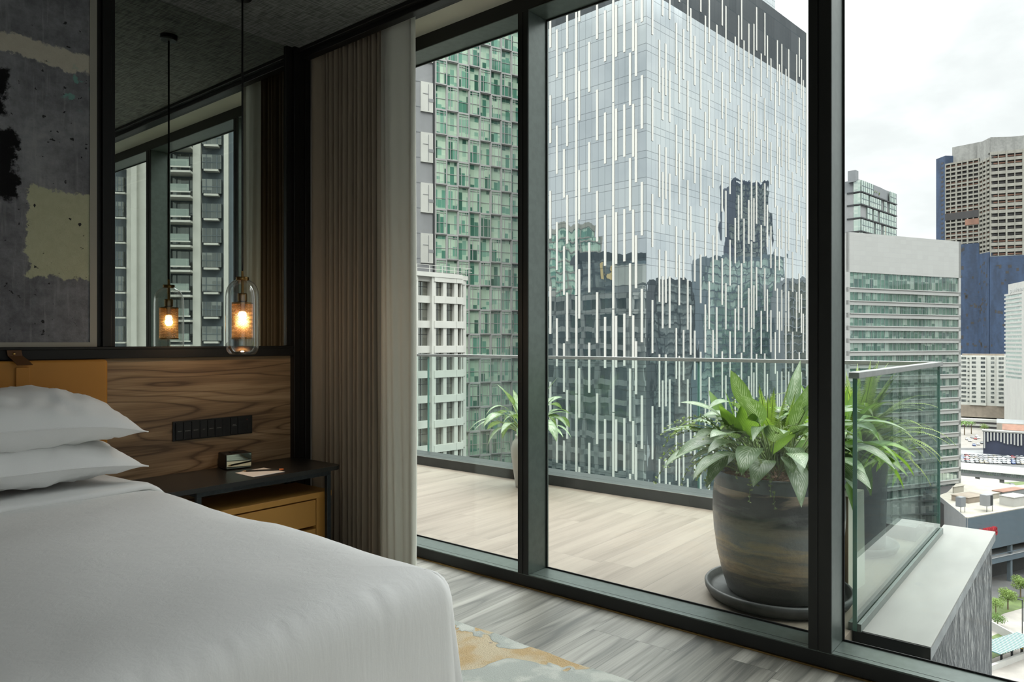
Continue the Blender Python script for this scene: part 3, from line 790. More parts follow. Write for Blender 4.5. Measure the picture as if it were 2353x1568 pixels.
MB().tube([pa+dv*.020, pb-dv*.022], .0042, 6).build('pencil_body', MT['black_plastic'], pe)
MB().tube([pa+dv*.003, pa+dv*.020], [.0010, .0042], 12).build('pencil_tip', MT['raw_pencil'], pe, label='sharpened raw wood tip')
MB().tube([pa, pa+dv*.003], [.0002, .0010], 8).build('lead', MT['black_cord'], pe)
MB().tube([pb-dv*.022, pb-dv*.003, pb], [.0045, .0045, .0036], 12).build('pencil_cap', MT['orange_ferrule'], pe, label='orange end cap')
# switch panel
w_ = empty('switch_panel', (1.97, 3.67, .79), 0, 'long black switch and socket panel set in the walnut wall above the side table', 'switch panel')
MB().box(1.748, 2.192, 3.664, 3.672, .741, .842).build('back_plate', MT['black_plastic'], w_, bevel=.002)
xs = [1.760, 1.799, 1.843, 1.887, 1.929, 1.970, 2.015]
words = ['NIGHT', 'READING', 'BEDSIDE', 'DIM', 'BRIGHT', 'MASTER']
RX = Matrix.Rotation(PI/2, 4, 'X')
for i in range(6):
    o = MB().box(xs[i]+.0012, xs[i+1]-.0012, 3.657, 3.664, .747, .836).build('switch', MT['black_switch'], w_, bevel=.0015)
    text(words[i], .0068, .0001, MT['grey_print'], Matrix.Translation(((xs[i]+xs[i+1])/2, 3.6566, .790)) @ RX, 'switch_lettering', o)
g = MB(); g.box(2.0162, 2.0578, 3.660, 3.664, .747, .836)
for i in range(14):
    g.M = Matrix.Translation((2.037, 3.6598, .7555+i*.0055)) @ Matrix.Rotation(math.radians(38), 4, 'Y'); g.box(-.017, .017, -.0006, .0006, -.0009, .0009)
g.M = Matrix()
g.build('speaker_grille', MT['black_switch'], w_)
o = MB().box(2.0602, 2.100, 3.657, 3.664, .747, .836).build('switch', MT['black_switch'], w_, bevel=.0015)
text('NIGHT\nCURTAIN', .0060, .0001, MT['grey_print'], Matrix.Translation((2.080, 3.6566, .796)) @ RX, 'switch_lettering', o)
so_ = MB(); so_.box(2.1035, 2.188, 3.658, 3.664, .745, .838)
so_ = so_.build('power_socket', MT['black_plastic'], w_, bevel=.0015)
g = MB(); g.box(2.113, 2.171, 3.6570, 3.6578, .812, .814); g.box(2.113, 2.171, 3.6570, 3.6578, .829, .831); g.box(2.113, 2.115, 3.6570, 3.6578, .814, .829); g.box(2.169, 2.171, 3.6570, 3.6578, .814, .829)
g.box(2.131, 2.134, 3.6570, 3.6578, .781, .799); g.box(2.117, 2.126, 3.6570, 3.6578, .768, .772); g.box(2.139, 2.148, 3.6570, 3.6578, .768, .772); g.box(2.160, 2.170, 3.6566, 3.6578, .765, .790)
g.build('socket_openings', MT['grey_print'] if False else MT['frame_face'], so_)
MB().box(2.152, 2.160, 3.6566, 3.6578, .819, .824).build('charge_light', pbr('dim_red', (.12, .02, .02), .5), so_)
# ------------------------------------------------------------------ pendant lamp
PX, PY = 1.911, 3.285
pl = empty('pendant_lamp', (PX, PY, ZC), 0, 'brass pendant lamp in a clear glass capsule hanging over the bedside table', 'lamp')
C_ = (PX, PY, 0)
MB().lathe(C_, [(.0001, ZC), (.045, ZC), (.045, ZC-.022), (.040, ZC-.028), (.008, ZC-.030), (.0001, ZC-.03)], 32).build('canopy', MT['black_plastic'], pl, smooth=False)
MB().tube([(PX, PY, ZC-.03), (PX, PY, 1.598)], .0048, 10).build('cord', MT['black_cord'], pl, smooth=True)
b = MB().lathe(C_, [(.0001, 1.600), (.0055, 1.600), (.0062, 1.572), (.030, 1.570), (.031, 1.568), (.031, 1.556), (.030, 1.554), (.0066, 1.553), (.0066, 1.487), (.0001, 1.487)], 32)
autosmooth(b.build('stem', MT['aged_brass'], pl), 30)
b = MB().lathe(C_, [(.0001, 1.490), (.020, 1.490), (.0225, 1.487), (.0225, 1.457), (.021, 1.450), (.026, 1.446), (.0495, 1.444), (.0495, 1.441), (.0001, 1.441)], 32)
autosmooth(b.build('lamp_holder', MT['aged_brass'], pl), 30)
b = MB(); R1, NA, NR, zt, zb = .0495, 44, 26, 1.436, 1.272; dz_ = (zt-zb)/NR
for j in range(NR):
    for i in range(NA):
        a0 = 2*PI*(i+.5*(j % 2))/NA; da = 2*PI/NA
        def P_(u, v): a = a0+da*(u-.5); return (PX+R1*math.cos(a), PY+R1*math.sin(a), zb+dz_*(j+v))
        cor = [P_(0, 0), P_(1, 0), P_(1, 1), P_(0, 1)]
        hx = [P_(.5+.36*math.cos(q), .5+.36*math.sin(q)) for q in [PI/4+PI/2*k_-PI/8+(PI/4)*s_ for k_ in range(4) for s_ in (0, 1)]]
        hx = [P_(.5+.36*math.cos(-3*PI/4+PI/4*k_), .5+.36*math.sin(-3*PI/4+PI/4*k_)) for k_ in range(8)]
        b.add(cor+hx, [(0, 1, 6, 5), (0, 5, 4), (1, 2, 8, 7), (1, 7, 6), (2, 3, 10, 9), (2, 9, 8), (3, 0, 4, 11), (3, 11, 10)])
b.lathe(C_, [(R1, zt), (R1+.0012, zt), (R1+.0012, zt+.006), (R1, zt+.006)], 40, closed=True)
b.lathe(C_, [(R1, zb-.008), (R1+.0012, zb-.008), (R1+.0012, zb), (R1, zb)], 40, closed=True)
sh = b.build('perforated_shade', MT['aged_brass'], pl, label='perforated brass cylinder shade')
sh_s = sh.modifiers.new('thick', 'SOLIDIFY'); sh_s.thickness = .0008
bulb = MB(); bulb.lathe(C_, [(.0001, 1.362), (.009, 1.364), (.016, 1.371), (.0195, 1.382), (.018, 1.393), (.012, 1.400), (.0001, 1.402)], 24)
MB().lathe(C_, [(.0001, 1.441), (.012, 1.441), (.0125, 1.402), (.0001, 1.4015)], 20).build('bulb_socket', MT['aged_brass'], pl, smooth=False)
bm_ = pbr('bulb_glow', (1, .8, .5), .4, emis=(1.0, .62, .30), es=14)
bulb.build('bulb', bm_, pl, smooth=True, label='glowing warm bulb')
gp = [(.030, 1.556), (.036, 1.553), (.050, 1.545), (.062, 1.532), (.071, 1.515), (.0765, 1.495), (.0785, 1.47), (.079, 1.40), (.079, 1.30), (.079, 1.235), (.0775, 1.222), (.072, 1.205), (.062, 1.192), (.056, 1.189), (.0001, 1.188)]
gi = [(r*.965-.0008 if r > .01 else r, z-.004 if z > 1.5 else z+.0) for r, z in gp[:-5]]+[(.0745, 1.224), (.072, 1.219), (.0001, 1.218)]
b = MB(); b.lathe(C_, gp, 48)
b.build('glass_capsule', MT['lamp_glass'], pl, smooth=True, label='clear glass capsule')
li = D.lights.new('bulb_light', 'POINT'); li.energy = 9; li.color = (1, .70, .44); li.shadow_soft_size = .02
lo = D.objects.new('bulb_light', li); COL.objects.link(lo); lo.parent = pl; lo.location = (0, 0, 1.36-ZC)
# ------------------------------------------------------------------ curtain
cu = empty('curtain', (2.64, 3.2, 0), 0, 'floor length pleated taupe curtain with a pale lining, drawn back beside the window', 'curtain')
def curtain_rows(path, z0=.015, z1=3.005, n=26, sway=.004, hang=0):
    rows = []
    for j in range(n+1):
        z = z0+(z1-z0)*j/n; row = []
        k = j/n
        for i, (x, y) in enumerate(path):
            s_ = i/len(path)
            row.append((x+sway*(1-k)*math.sin(s_*40+z*1.3), y+sway*1.2*math.sin(s_*9+z*1.1+2)*(1-k*.4), z))
        rows.append(row)
    return rows
path = [(2.70, 3.655), (2.63, 3.655), (2.575, 3.652), (2.562, 3.64), (2.575, 3.625), (2.60, 3.61)]
y = 3.60; k = 0
while y > 3.10:
    wd = (.042, .044, .041, .045, .042, .044)[k % 6]; dp = (.095, .085, .10, .088, .10, .092)[k % 6]
    for q in range(10):
        a = 2*PI*q/10; path.append((2.630+dp/2*(1-math.cos(a))*1.0-.03+.006*math.sin(k*2.1), y-wd*q/10))
    y -= wd; k += 1
b = MB(); b.grid(curtain_rows(path)[::-1])
dr = b.build('drape', MT['curtain_taupe'], cu, smooth=True)
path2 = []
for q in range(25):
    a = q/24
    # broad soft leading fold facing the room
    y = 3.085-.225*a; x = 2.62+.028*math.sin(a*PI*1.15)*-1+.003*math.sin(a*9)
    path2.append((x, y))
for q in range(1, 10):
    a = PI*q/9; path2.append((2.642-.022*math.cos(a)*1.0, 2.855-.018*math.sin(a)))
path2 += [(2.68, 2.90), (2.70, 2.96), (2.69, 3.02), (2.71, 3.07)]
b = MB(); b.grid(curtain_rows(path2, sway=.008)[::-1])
b.build('lining', MT['curtain_lining'], cu, smooth=True, label='pale lining of the leading edge')  # leading edge in a paler colour than the drape
MB().box(2.60, 2.70, -2.2, 3.66, 3.003, 3.017).build('curtain_rail', MT['frame_face'], label='curtain rail fixed in the ceiling recess above the window', cat='curtain rail')
# ------------------------------------------------------------------ rug
pts = [(2.312+.008*math.sin(y_*7)+.004*math.sin(y_*23), y_) for y_ in [.2+.06*i for i in range(36)]]
pts += [(2.24, 2.42), (2.0, 2.46), (1.2, 2.44), (.3, 2.43), (-.6, 2.40), (-.8, 2.2), (-.8, .2)]
MB().prism(pts, .0, .014).build('rug', MT['rug_wool'], bevel=.004, label='grey and sand coloured wool rug running out from under the bed', cat='rug')
# ------------------------------------------------------------------ terrace
XR, YR = 5.43, .826
MB().box(3.06, 5.60, .84, 9.5, -.10, 0).build('terrace_deck', MT['pale_deck'], kind='structure')
MB().box(3.06, 5.66, .62, 9.6, -64, -.10).build('wall_right', MT['mid_grey'], kind='structure')
MB().box(-14, 3.06, -12, 9.6, -64, -.12).build('wall_below', MT['mid_grey'], kind='structure')
MB().box(-14, 3.06, 3.95, 9.6, -.1, 9).build('wall_outer', MT['mid_grey'], kind='structure')
b = MB(); b.box(5.08, 5.20, .90, 9.5, 0, .086); b.box(5.20, 5.24, .90, 9.5, 0, .070); b.box(5.24, 5.40, .90, 9.5, 0, .078)
for y in (2.42, 3.97, 5.52, 7.07): b.box(5.0795, 5.081, y-.0015, y+.0015, 0, .086, 1)
b.build('trim_16', [MT['deck_kerb'], MT['black_cord']], bevel=.003, kind='structure')
MB().box(5.079, 5.0835, .90, 9.5, .0865, .0905).build('trim_17', MT['handrail_metal'], kind='structure')
def balustrade(name, pts, joints, lab, rail_ends=True):
    """glass balustrade from pts[0] to pts[1] with butt-jointed panes"""
    A, B_ = Vector((*pts[0], 0)), Vector((*pts[1], 0)); d = (B_-A); L = d.length; th = math.atan2(d.y, d.x)
    e = empty(name, A, th, lab, 'balustrade'); M_ = MW[e]
    js = [0]+joints+[L]
    for i in range(len(js)-1):
        g = MB(M_); g.box(js[i]+.004, js[i+1]-.004, -.008, .008, .0, 1.095)
        p_ = g.build('glass_pane', MT['rail_glass'], e)
        for xx in (js[i]+.002, js[i+1]-.006):
            MB(M_).box(xx, xx+.004, -.0085, .0085, .0, 1.095).build('pane_edge', MT['glass_edge'], p_, label='green polished glass edge')
    MB(M_).box(-.012 if rail_ends else 0, L+.012, -.022, .022, 1.092, 1.120).build('handrail', MT['handrail_metal'], e, bevel=.003)
    s = MB(M_); s.box(0, L, -.026, -.010, 0, .035); s.box(0, L, .010, .026, 0, .035)
    s.build('base_channel', MT['frame_metal'], e, bevel=.002)
    return e
balustrade('glass_balustrade', ((XR, YR), (XR, 9.3)), [1.68, 3.23, 4.78, 6.33], 'long clear glass balustrade with slim metal handrail facing the glass tower')
balustrade('glass_balustrade', ((3.345, YR), (XR-.012, YR)), [], 'short glass balustrade returning to the window post, with the ledge outside it')
# coping ledge and the fluted stone wall under it
b = MB(); b.box(3.37, 5.69, .542, .838, -.012, 0); 
l_ = b.build('coping_ledge', MT['ledge_stone'], bevel=.003, label='broad pale coping ledge running outside the short glass balustrade', cat='ledge')
b = MB(); b.box(3.37, 5.69, .542, .552, -.058, -.012); b.box(5.66, 5.69, .552, .80, -.058, -.012)
b.build('ledge_edge', MT['ledge_edge'], l_) 
b = MB(); b.box(3.362, 3.372, .542, .838, -.060, -.003)
b.build('end_cap', MT['black_trim'], l_, label='black end face')
b = MB(); b.box(3.06, 5.66, .565, .62, -64, -.07)
b.build('stone_clad_wall', MT['fluted_stone'], label='grey rippled stone cladding below the coping ledge', cat='wall cladding')
MB().box(3.10, 5.675, .556, .575, -.075, -.055).build('trim_18', MT['bright_seal'], kind='structure')
MB().box(5.655, 5.668, .560, .63, -64, -.062).build('trim_19', MT['pale_grey'], kind='structure')
MB().box(3.06, 3.355, .625, .838, -.16, -.105).build('trim_20', MT['frame_metal'], kind='structure')
# ------------------------------------------------------------------ plants
def leaf(b, uv, p, d, up, L, W, droop, fold=.25, n=9, twist=0):
    """lanceolate blade from p along d, drooping"""
    d = d.normalized(); side = d.cross(up)
    if side.length < 1e-3: side = Vector((1, 0, 0))
    side.normalize(); rows = []
    q = Vector(p); cur = d.copy(); stp = L/n
    for i in range(n+1):
        s_ = i/n
        wv = W*(math.sin(PI*min(1, s_**.72))**.9)*(1-.15*s_)+.0008
        nrm = side.cross(cur).normalized()
        sd = (side*math.cos(twist*s_)+nrm*math.sin(twist*s_)).normalized()
        lift = nrm*(wv*fold)
        rows.append([q-sd*wv+lift, q-sd*wv*.5+lift*.42, q, q+sd*wv*.5+lift*.42, q+sd*wv+lift])
        for k in range(5): uv.append((k/4, s_))
        cur = (cur+Vector((0, 0, -droop/n))).normalized(); q = q+cur*stp
    b.grid(rows)
def rosette(name, c, n, L, W, mat, lab, cat, spread=(.15, 1.3), stalk=.18, h0=0, droopr=(1.0, 2.0), seed=1, rad=.10, azr=(0, 2*PI), erect=0, group=None, parent=None, fold=.25):
    rnd = random.Random(seed); b = MB(); uv = []; s = MB()
    for i in range(n):
        f_ = (i+.5)/n; az = azr[0]+(azr[1]-azr[0])*((i*.618034) % 1)+rnd.uniform(-.15, .15)
        el = spread[0]+(spread[1]-spread[0])*(1-f_)+rnd.uniform(-.12, .12)
        el = min(1.5, max(-.2, el))
        d = Vector((math.cos(az)*math.cos(el), math.sin(az)*math.cos(el), math.sin(el)))
        p0 = Vector(c)+Vector((math.cos(az)*rad*rnd.random(), math.sin(az)*rad*rnd.random(), h0))
        sl = stalk*rnd.uniform(.7, 1.25)*(1 if el < .9 else 1.15)
        dd = Vector((d.x*.7, d.y*.7, max(.35, d.z*1.1)+.2)).normalized()
        p1 = p0+dd*sl*.55; p2 = p1+(dd+d).normalized()*sl*.55
        s.tube([p0, p1, p2], [.0045, .004, .003], 5)
        l_ = L*rnd.uniform(.72, 1.15); leaf(b, uv, p2, (dd*.4+d).normalized(), Vector((0, 0, 1)), l_, W*rnd.uniform(.8, 1.2), rnd.uniform(*droopr)*(.35 if el > 1.0 else 1), fold, twist=rnd.uniform(-.6, .6))
    e = empty(name, c, 0, lab, cat, group)
    b.uv = uv
    b.build('foliage', mat, e, smooth=True); s.build('stems', MT['stem_green'], e, smooth=True)
    return e
PC = (3.555, 1.230)
pt = empty('plant_pot', (*PC, 0), 0, 'big round glazed brown and grey pot standing on a saucer by the window', 'pot')
o = MB().lathe((*PC, 0), [(.0001, .032), (.225, .032), (.238, .045), (.262, .12), (.285, .22), (.300, .33), (.306, .42), (.305, .50), (.300, .545), (.296, .553)], 56).build('pot_body', MT['glazed_pot'], pt, smooth=True)
MB().lathe((*PC, 0), [(.296, .553), (.300, .572), (.307, .590), (.309, .612), (.302, .622), (.290, .620), (.280, .60), (.276, .54)], 56).build('pot_rim', MT['pot_rim'], pt, smooth=True, label='bluish grey glazed rim')
b = MB(); rows = []
for j in range(9):
    r = .278*j/8; rows.append([(PC[0]+r*math.cos(2*PI*i/40), PC[1]+r*math.sin(2*PI*i/40), .575+.035*(1-(j/8)**2)+.014*fbm(r*math.cos(2*PI*i/40)*14, r*math.sin(2*PI*i/40)*14)) for i in range(40)])
b.grid(rows, closed=True); 
fb = MB(); rr = random.Random(3)
for i in range(420):
    a = rr.uniform(0, 2*PI); r = .26*math.sqrt(rr.random()); p = Vector((PC[0]+r*math.cos(a), PC[1]+r*math.sin(a), .60+.02*(1-r/.26)))
    a2 = rr.uniform(0, 2*PI); pts = [p+Vector((math.cos(a2+k*.7)*.02*k, math.sin(a2+k*.7)*.02*k, .012*math.sin(k*1.2))) for k in range(4)]
    b.tube(pts, .0009, 3, cap=False)
b.build('potting_fibre', MT['potting_fibre'], label='dry brown coconut fibre heaped in the big glazed pot', cat='mulch', kind='stuff')
MB().lathe((*PC, 0), [(.0001, .002), (.30, .002), (.325, .012), (.342, .04), (.345, .062), (.338, .070), (.328, .066), (.318, .040), (.300, .030), (.0001, .030)], 56).build('pot_saucer', MT['dark_clay'], smooth=True, loc=(*PC, 0), label='wide dark clay saucer under the big glazed pot', cat='saucer')
rosette('chinese_evergreen', (PC[0], PC[1], .60), 84, .27, .050, MT['aglaonema_leaf'], 'leafy variegated green plant with long pointed leaves spilling over the big pot', 'plant', (-.08, 1.0), .23, 0, (.8, 2.0), 5, .15, fold=.12)
# upright leaves
rosette('broad_leaved_lily', (PC[0]-.06, PC[1]+.10, .60), 9, .24, .050, MT['broad_leaf'], 'glossy bright green plant with tall upright leaves in the big pot', 'plant', (.75, 1.40), .17, 0, (.2, .8), 12, .08, azr=(1.2, 4.6), fold=.14)
def creeper(name, c, n, L, lab, seed, azr=(0, 2*PI), up=(.2, 1.0), h=0, mat='creeper_leaf', ls=.012, droop=2.2):
    rnd = random.Random(seed); b = MB(); s = MB()
    for i in range(n):
        az = rnd.uniform(*azr); el = rnd.uniform(*up)
        q = Vector(c)+Vector((math.cos(az)*.1*rnd.random(), math.sin(az)*.1*rnd.random(), h)); cur = Vector((math.cos(az)*math.cos(el), math.sin(az)*math.cos(el), math.sin(el)))
        l_ = L*rnd.uniform(.6, 1.1); m_ = 16; pts = [q.copy()]
        for k in range(m_):
            cur = (cur+Vector((rnd.uniform(-.12, .12), rnd.uniform(-.12, .12), -droop/m_*(k/m_)*2))).normalized(); q = q+cur*l_/m_; pts.append(q.copy())
            if k > 4:
                for z_ in range(3):
                    dd = Vector((rnd.uniform(-1, 1), rnd.uniform(-1, 1), rnd.uniform(-.4, 1))).normalized(); sd = dd.cross(Vector((rnd.uniform(-1, 1), rnd.uniform(-1, 1), .3))).normalized()*ls*.42; z2 = ls*rnd.uniform(.8, 1.5)
                    b.add([q, q+dd*z2*.5+sd, q+dd*z2, q+dd*z2*.5-sd], [(0, 1, 2, 3)])
        s.tube(pts, .0012, 4, cap=False)
    e = empty(name, c, 0, lab, 'plant')
    b.build('foliage', MT[mat], e); s.build('stems', MT['stem_green'], e)
creeper('creeping_plant', (PC[0]-.05, PC[1]+.12, .60), 46, .46, 'fine pale cream leaved creeper arching out behind the broad leaves of the big pot', 3, (PI*.35, PI*1.35), (.35, 1.3))
# low white vase by the kerb
VC = (4.90, 3.84)
v = empty('floor_vase', (*VC, 0), 0, 'slim white ceramic vase on the terrace boards half hidden behind the window mullion', 'vase')
MB().lathe((*VC, 0), [(.0001, 0), (.098, 0), (.104, .02), (.125, .16), (.139, .27), (.141, .33), (.128, .385), (.108, .415), (.10, .43), (.108, .445), (.10, .452), (.09, .44), (.0001, .40)], 40).build('vase_body', MT['white_ceramic'], v, smooth=True)
rosette('chinese_evergreen', (*VC, .42), 46, .27, .046, MT['aglaonema_leaf'], 'variegated leafy plant in the slim white vase near the far kerb', 'plant', (.0, 1.25), .22, 0, (1.1, 2.4), 21, .04, fold=.12)
# tall dark pot with fern
DC = (4.685, 1.16)
v = empty('plant_pot', (*DC, 0), 0, 'tall dark tapering pot with a fern behind the short glass balustrade', 'pot')
MB().lathe((*DC, 0), [(.0001, .025), (.165, .025), (.170, .04), (.176, .30), (.184, .55), (.188, .60), (.196, .605), (.196, .625), (.184, .625), (.176, .59), (.0001, .57)], 40).build('pot_body', MT['dark_pot'], v, smooth=True)
MB().lathe((*DC, 0), [(.0001, .002), (.21, .002), (.232, .015), (.245, .045), (.240, .058), (.230, .05), (.215, .028), (.0001, .024)], 44).build('pot_saucer', MT['dark_clay'], smooth=True, loc=(*DC, 0), label='dark saucer under the tall pot with the fern', cat='saucer')
def fern(name, c, n, L, lab, seed, el=(.3, 1.35), droop=1.9, azr=(0, 2*PI)):
    rnd = random.Random(seed); b = MB(); s = MB()
    for i in range(n):
        az = azr[0]+(azr[1]-azr[0])*((i*.618) % 1); e_ = el[1]-(el[1]-el[0])*(i/n)+rnd.uniform(-.1, .1)
        q = Vector(c)+Vector((rnd.uniform(-.05, .05), rnd.uniform(-.05, .05), 0)); cur = Vector((math.cos(az)*math.cos(e_), math.sin(az)*math.cos(e_), math.sin(e_)))
        l_ = L*rnd.uniform(.75, 1.1); m_ = 52; pts = [q.copy()]; dr = droop*rnd.uniform(.7, 1.2)*(.5 if e_ > 1.1 else 1)
        for k in range(m_):
            f_ = k/m_; cur = (cur+Vector((0, 0, -dr/m_*f_*1.8))).normalized(); q = q+cur*l_/m_; pts.append(q.copy())
            if k > 3:
                sd = cur.cross(Vector((0, 0, 1))).normalized(); up_ = sd.cross(cur)
                pl_ = .044*math.sin(PI*min(1, (f_*.95+.08)**.8))*rnd.uniform(.85, 1.1); w_ = l_/m_*.55
                for sg in (-1, 1):
                    o1 = sd*sg; tip = q+o1*pl_+cur*pl_*.25-up_*pl_*.15
                    b.add([q-cur*w_, q+o1*pl_*.5-cur*w_*.5, tip, q+o1*pl_*.5+cur*w_*.9, q+cur*w_], [(0, 1, 2, 3, 4)])
        s.tube(pts, .0016, 4, cap=False)
    e = empty(name, c, 0, lab, 'plant')
    b.build('foliage', MT['fern_leaf'], e); s.build('stems', MT['stem_green'], e)
fern('potted_fern', (*DC, .60), 110, .57, 'feathery green fern arching out of the tall dark pot by the glass corner', 8)
fern('potted_fern', (3.72, 1.31, .62), 34, .43, 'small upright fern rising behind the leafy plants of the big pot', 17, (.75, 1.4), 1.3)
# crate stool with a low plant
cb = empty('plant_stand', (3.93, 1.07, 0), math.radians(-4), 'pale board plant stand with raw plywood edges beside the window post', 'stand'); K = MW[cb]
b = MB(K)
b.add([(-.13, -.115, 0), (.115, -.115, 0), (.115, .115, 0), (-.13, .115, 0), (-.13, -.115, .488), (.10, -.115, .488), (.10, .115, .488), (-.13, .115, .488)], [(0, 3, 2, 1), (4, 5, 6, 7), (0, 1, 5, 4), (1, 2, 6, 5), (2, 3, 7, 6), (3, 0, 4, 7)])
b.build('stand_box', MT['pale_board'], cb)
MB(K).box(-.136, -.13, -.115, .115, 0, .488).build('plywood_side', MT['plywood'], cb, label='raw plywood side')
c_ = K @ Vector((-.01, 0, .488))
v = empty('plant_pot', c_, 0, 'small dark rounded bowl pot standing on the pale plant stand', 'pot')
MB().lathe(c_, [(.0001, 0), (.055, 0), (.075, .02), (.095, .07), (.098, .11), (.09, .13), (.084, .128), (.0001, .11)], 32).build('pot_body', MT['dark_pot'], v, smooth=True)
rosette('broad_leaved_lily', (c_[0], c_[1], .59), 46, .30, .030, MT['broad_leaf'], 'arching plant with narrow bright green leaves on the pale plant stand', 'plant', (.0, 1.3), .16, 0, (1.2, 2.4), 31, .03)
# ------------------------------------------------------------------ city
GZ = -65.0
MB().box(-900, 1600, -900, 1100, GZ-1, GZ).build('ground', MT['asphalt'], kind='structure')
def rects_to_windows(e, M, rects, mats, bars=None, name='window', most=100, thick=.12, lab=None):
    """each rectangle (x0, x1, z0, z1, y) of a facade becomes a window; beyond 100 the smallest-looking ones share one mesh"""
    def one(b, r):
        x0, x1, z0, z1, y = r[:5]
        b.box(x0, x1, y, y+(r[5] if len(r) > 5 else thick), z0, z1, 0)
        if bars: bars(b, r)
    sc = []
    for r in rects:
        p = M @ Vector(((r[0]+r[1])/2, r[4], (r[2]+r[3])/2)); d = depth(p)
        if d > 1:
            px, py = pxof(p); vis = -40 < px < 2393 and -30 < py < 1600
            sc.append(((0 if vis else 1), d/math.sqrt(max(.01, (r[1]-r[0])*(r[3]-r[2])))))
        else: sc.append((2, 1e6))
    order = sorted(range(len(rects)), key=lambda i: sc[i])
    for i in order[:most]:
        b = MB(M); one(b, rects[i]); b.build(name, mats, e)
    if len(order) > most:
        b = MB(M)
        for i in order[most:]: one(b, rects[i])
        b.build(name, mats, e, kind='stuff')
def frontal(px): r = ray(px); return math.atan2(r[1], r[0])-PI/2
def mirrored(p, A, th):
    d = Vector((math.cos(th), math.sin(th))); v = Vector((p[0]-A[0], p[1]-A[1])); q = d*(2*v.dot(d))-v
    return Vector((A[0]+q.x, A[1]+q.y, p[2]))
# ---- glass tower
TD = 108.0; TC = at(1485, 786, TD); TH = ang(2800)
tw = empty('glass_tower', (TC.x, TC.y, GZ), TH, 'tall mirror glass office tower with staggered white vertical fins across from the terrace', 'building'); M = MW[tw]
RL = along(TC, TH, 1853); LL = along(TC, TH+PI/2, 1222); FH = 4.02
ztop = 1.25+810*TD/F-GZ; zc = ztop+2.85*FH
tower_glass('tower_glass', 1.28, FH, ztop % FH, .36, .58, (.045, .065, .075))
tower_glass('crown_louvre', 1.28, FH, 0, .03, .10, (.030, .034, .037), double=False)
MB(M).box(0, RL, 0, LL, 0, ztop).build('glass_skin', MT['tower_glass'], tw)
MB(M).box(0, RL, 0, LL, ztop, zc).build('crown', MT['crown_louvre'], tw, label='dark louvred crown storeys')
MB(M).box(RL*.12, RL*.86, 3, LL*.8, zc, zc+22).build('roof_block', MT['tower_glass'], tw)
fins = []
rnd = random.Random(11)
lx = [(70, 0, 0), (112, 190, 0), (158, 335, 0), (178, 0, 0), (237, 0, 2), (256, 458, 0), (320, 270, 0), (371, 578, 0), (422, 725, 0), (475, 0, 2), (493, 700, 0), (546, 0, 0), (583, 340, 0), (603, 670, 0), (621, 150, 0), (659, 485, 0)]
for cx_, cy_, mode in lx:
    y = along(TC, TH+PI/2, 1240+cx_/2.8); 
    p = M @ Vector((0, y, 0)); z_ = zat(p, cy_/2.8)-GZ
    zz = z_ % (4*FH)
    k = -1
    while True:
        a = zz+k*4*FH; k += 1
        if a > zc: break
        top, bot = a, a-2*FH
        if mode == 2: bot = a-4*FH+.15
        top = min(top, zc); bot = max(bot, 6)
        if top-bot > 1: fins.append(('L', y, bot, top))
x = 1.6
while x < RL:
    kk_ = (globals().get('kk_', 0)+rnd.choice([1, 2, 3])) % 4; ph = kk_*FH+rnd.uniform(-.3, .3); full = rnd.random() < .09
    k = -1
    while True:
        a = ph+k*4*FH; k += 1
        if a > zc: break
        top, bot = min(a, zc), max(a-(4*FH-.2 if full else 2*FH), 6)
        if top-bot > 1: fins.append(('R', x, bot, top))
    x += rnd.choice([1.28, .9, 1.5, 1.9, 1.1])
fins.append(('R', RL, ztop-60, zc))
def fin_box(b, f):
    s, u, z0, z1 = f
    if s == 'L': b.box(-.08, 0, u-.20, u+.20, z0, z1)
    else: b.box(u-.19, u+.19, -.08, 0, z0, z1)
def fin_key(f):
    s, u, z0, z1 = f; p = M @ (Vector((0, u, (z0+z1)/2)) if s == 'L' else Vector((u, 0, (z0+z1)/2))); px, py = pxof(p)
    vis = 0 < py < 1150 and 1262 < px < 1857
    return (0 if vis else 1, (depth(p) if s == 'L' else depth(p)*1.5))
fins.sort(key=fin_key)
for f in fins[:100]:
    b = MB(M); fin_box(b, f); b.build('fin', MT['white_fin'], tw)
b = MB(M)
for f in fins[100:]: fin_box(b, f)
b.build('fin', MT['white_fin'], tw, kind='stuff')
# ---- white grid apartment block
WC = at(1085, 786, 104); WT = ang(2850); M = frame((WC.x, WC.y, GZ), WT)
wb = empty('apartment_building', (WC.x, WC.y, GZ), WT, 'near white apartment block with a bold grid of grey windows and a railed roof', 'building')
P1 = zat(WC, 638)-GZ; pitch = 54.7*104/F
def wx(px): return along(WC, WT, px)
cols = [(wx(924), wx(953.6), 0), (wx(961), wx(993), .55), (wx(1001.5), wx(1018.7), 0), (wx(1026), wx(1044), 0), (wx(1052), wx(1060), 0), (wx(1062.5), wx(1078), 1.3)]
ext = []
for k in range(1, 4): ext.append((cols[0][0]-k*3.3, cols[0][0]-k*3.3+2.5, 0))
cols = ext[::-1]+cols; xl = cols[0][0]-.8; xs_ = wx(1061)
MB(M).box(xl, 0, 2.0, 24, 0, P1-.4).build('block_body', MT['white_wall'], wb)
nrow = int(P1/pitch)
fr = MB(M); rc = []
edges = [xl]
for i, (a, b_, y) in enumerate(cols):
    nxt = cols[i+1][0] if i+1 < len(cols) else 0
    fr.box(b_, nxt if i+1 < len(cols) else 0, y if i == len(cols)-1 else (0 if i+2 < len(cols) else 0), 2.0, 0, P1)
fr.box(xl, cols[0][0], 0, 2, 0, P1)
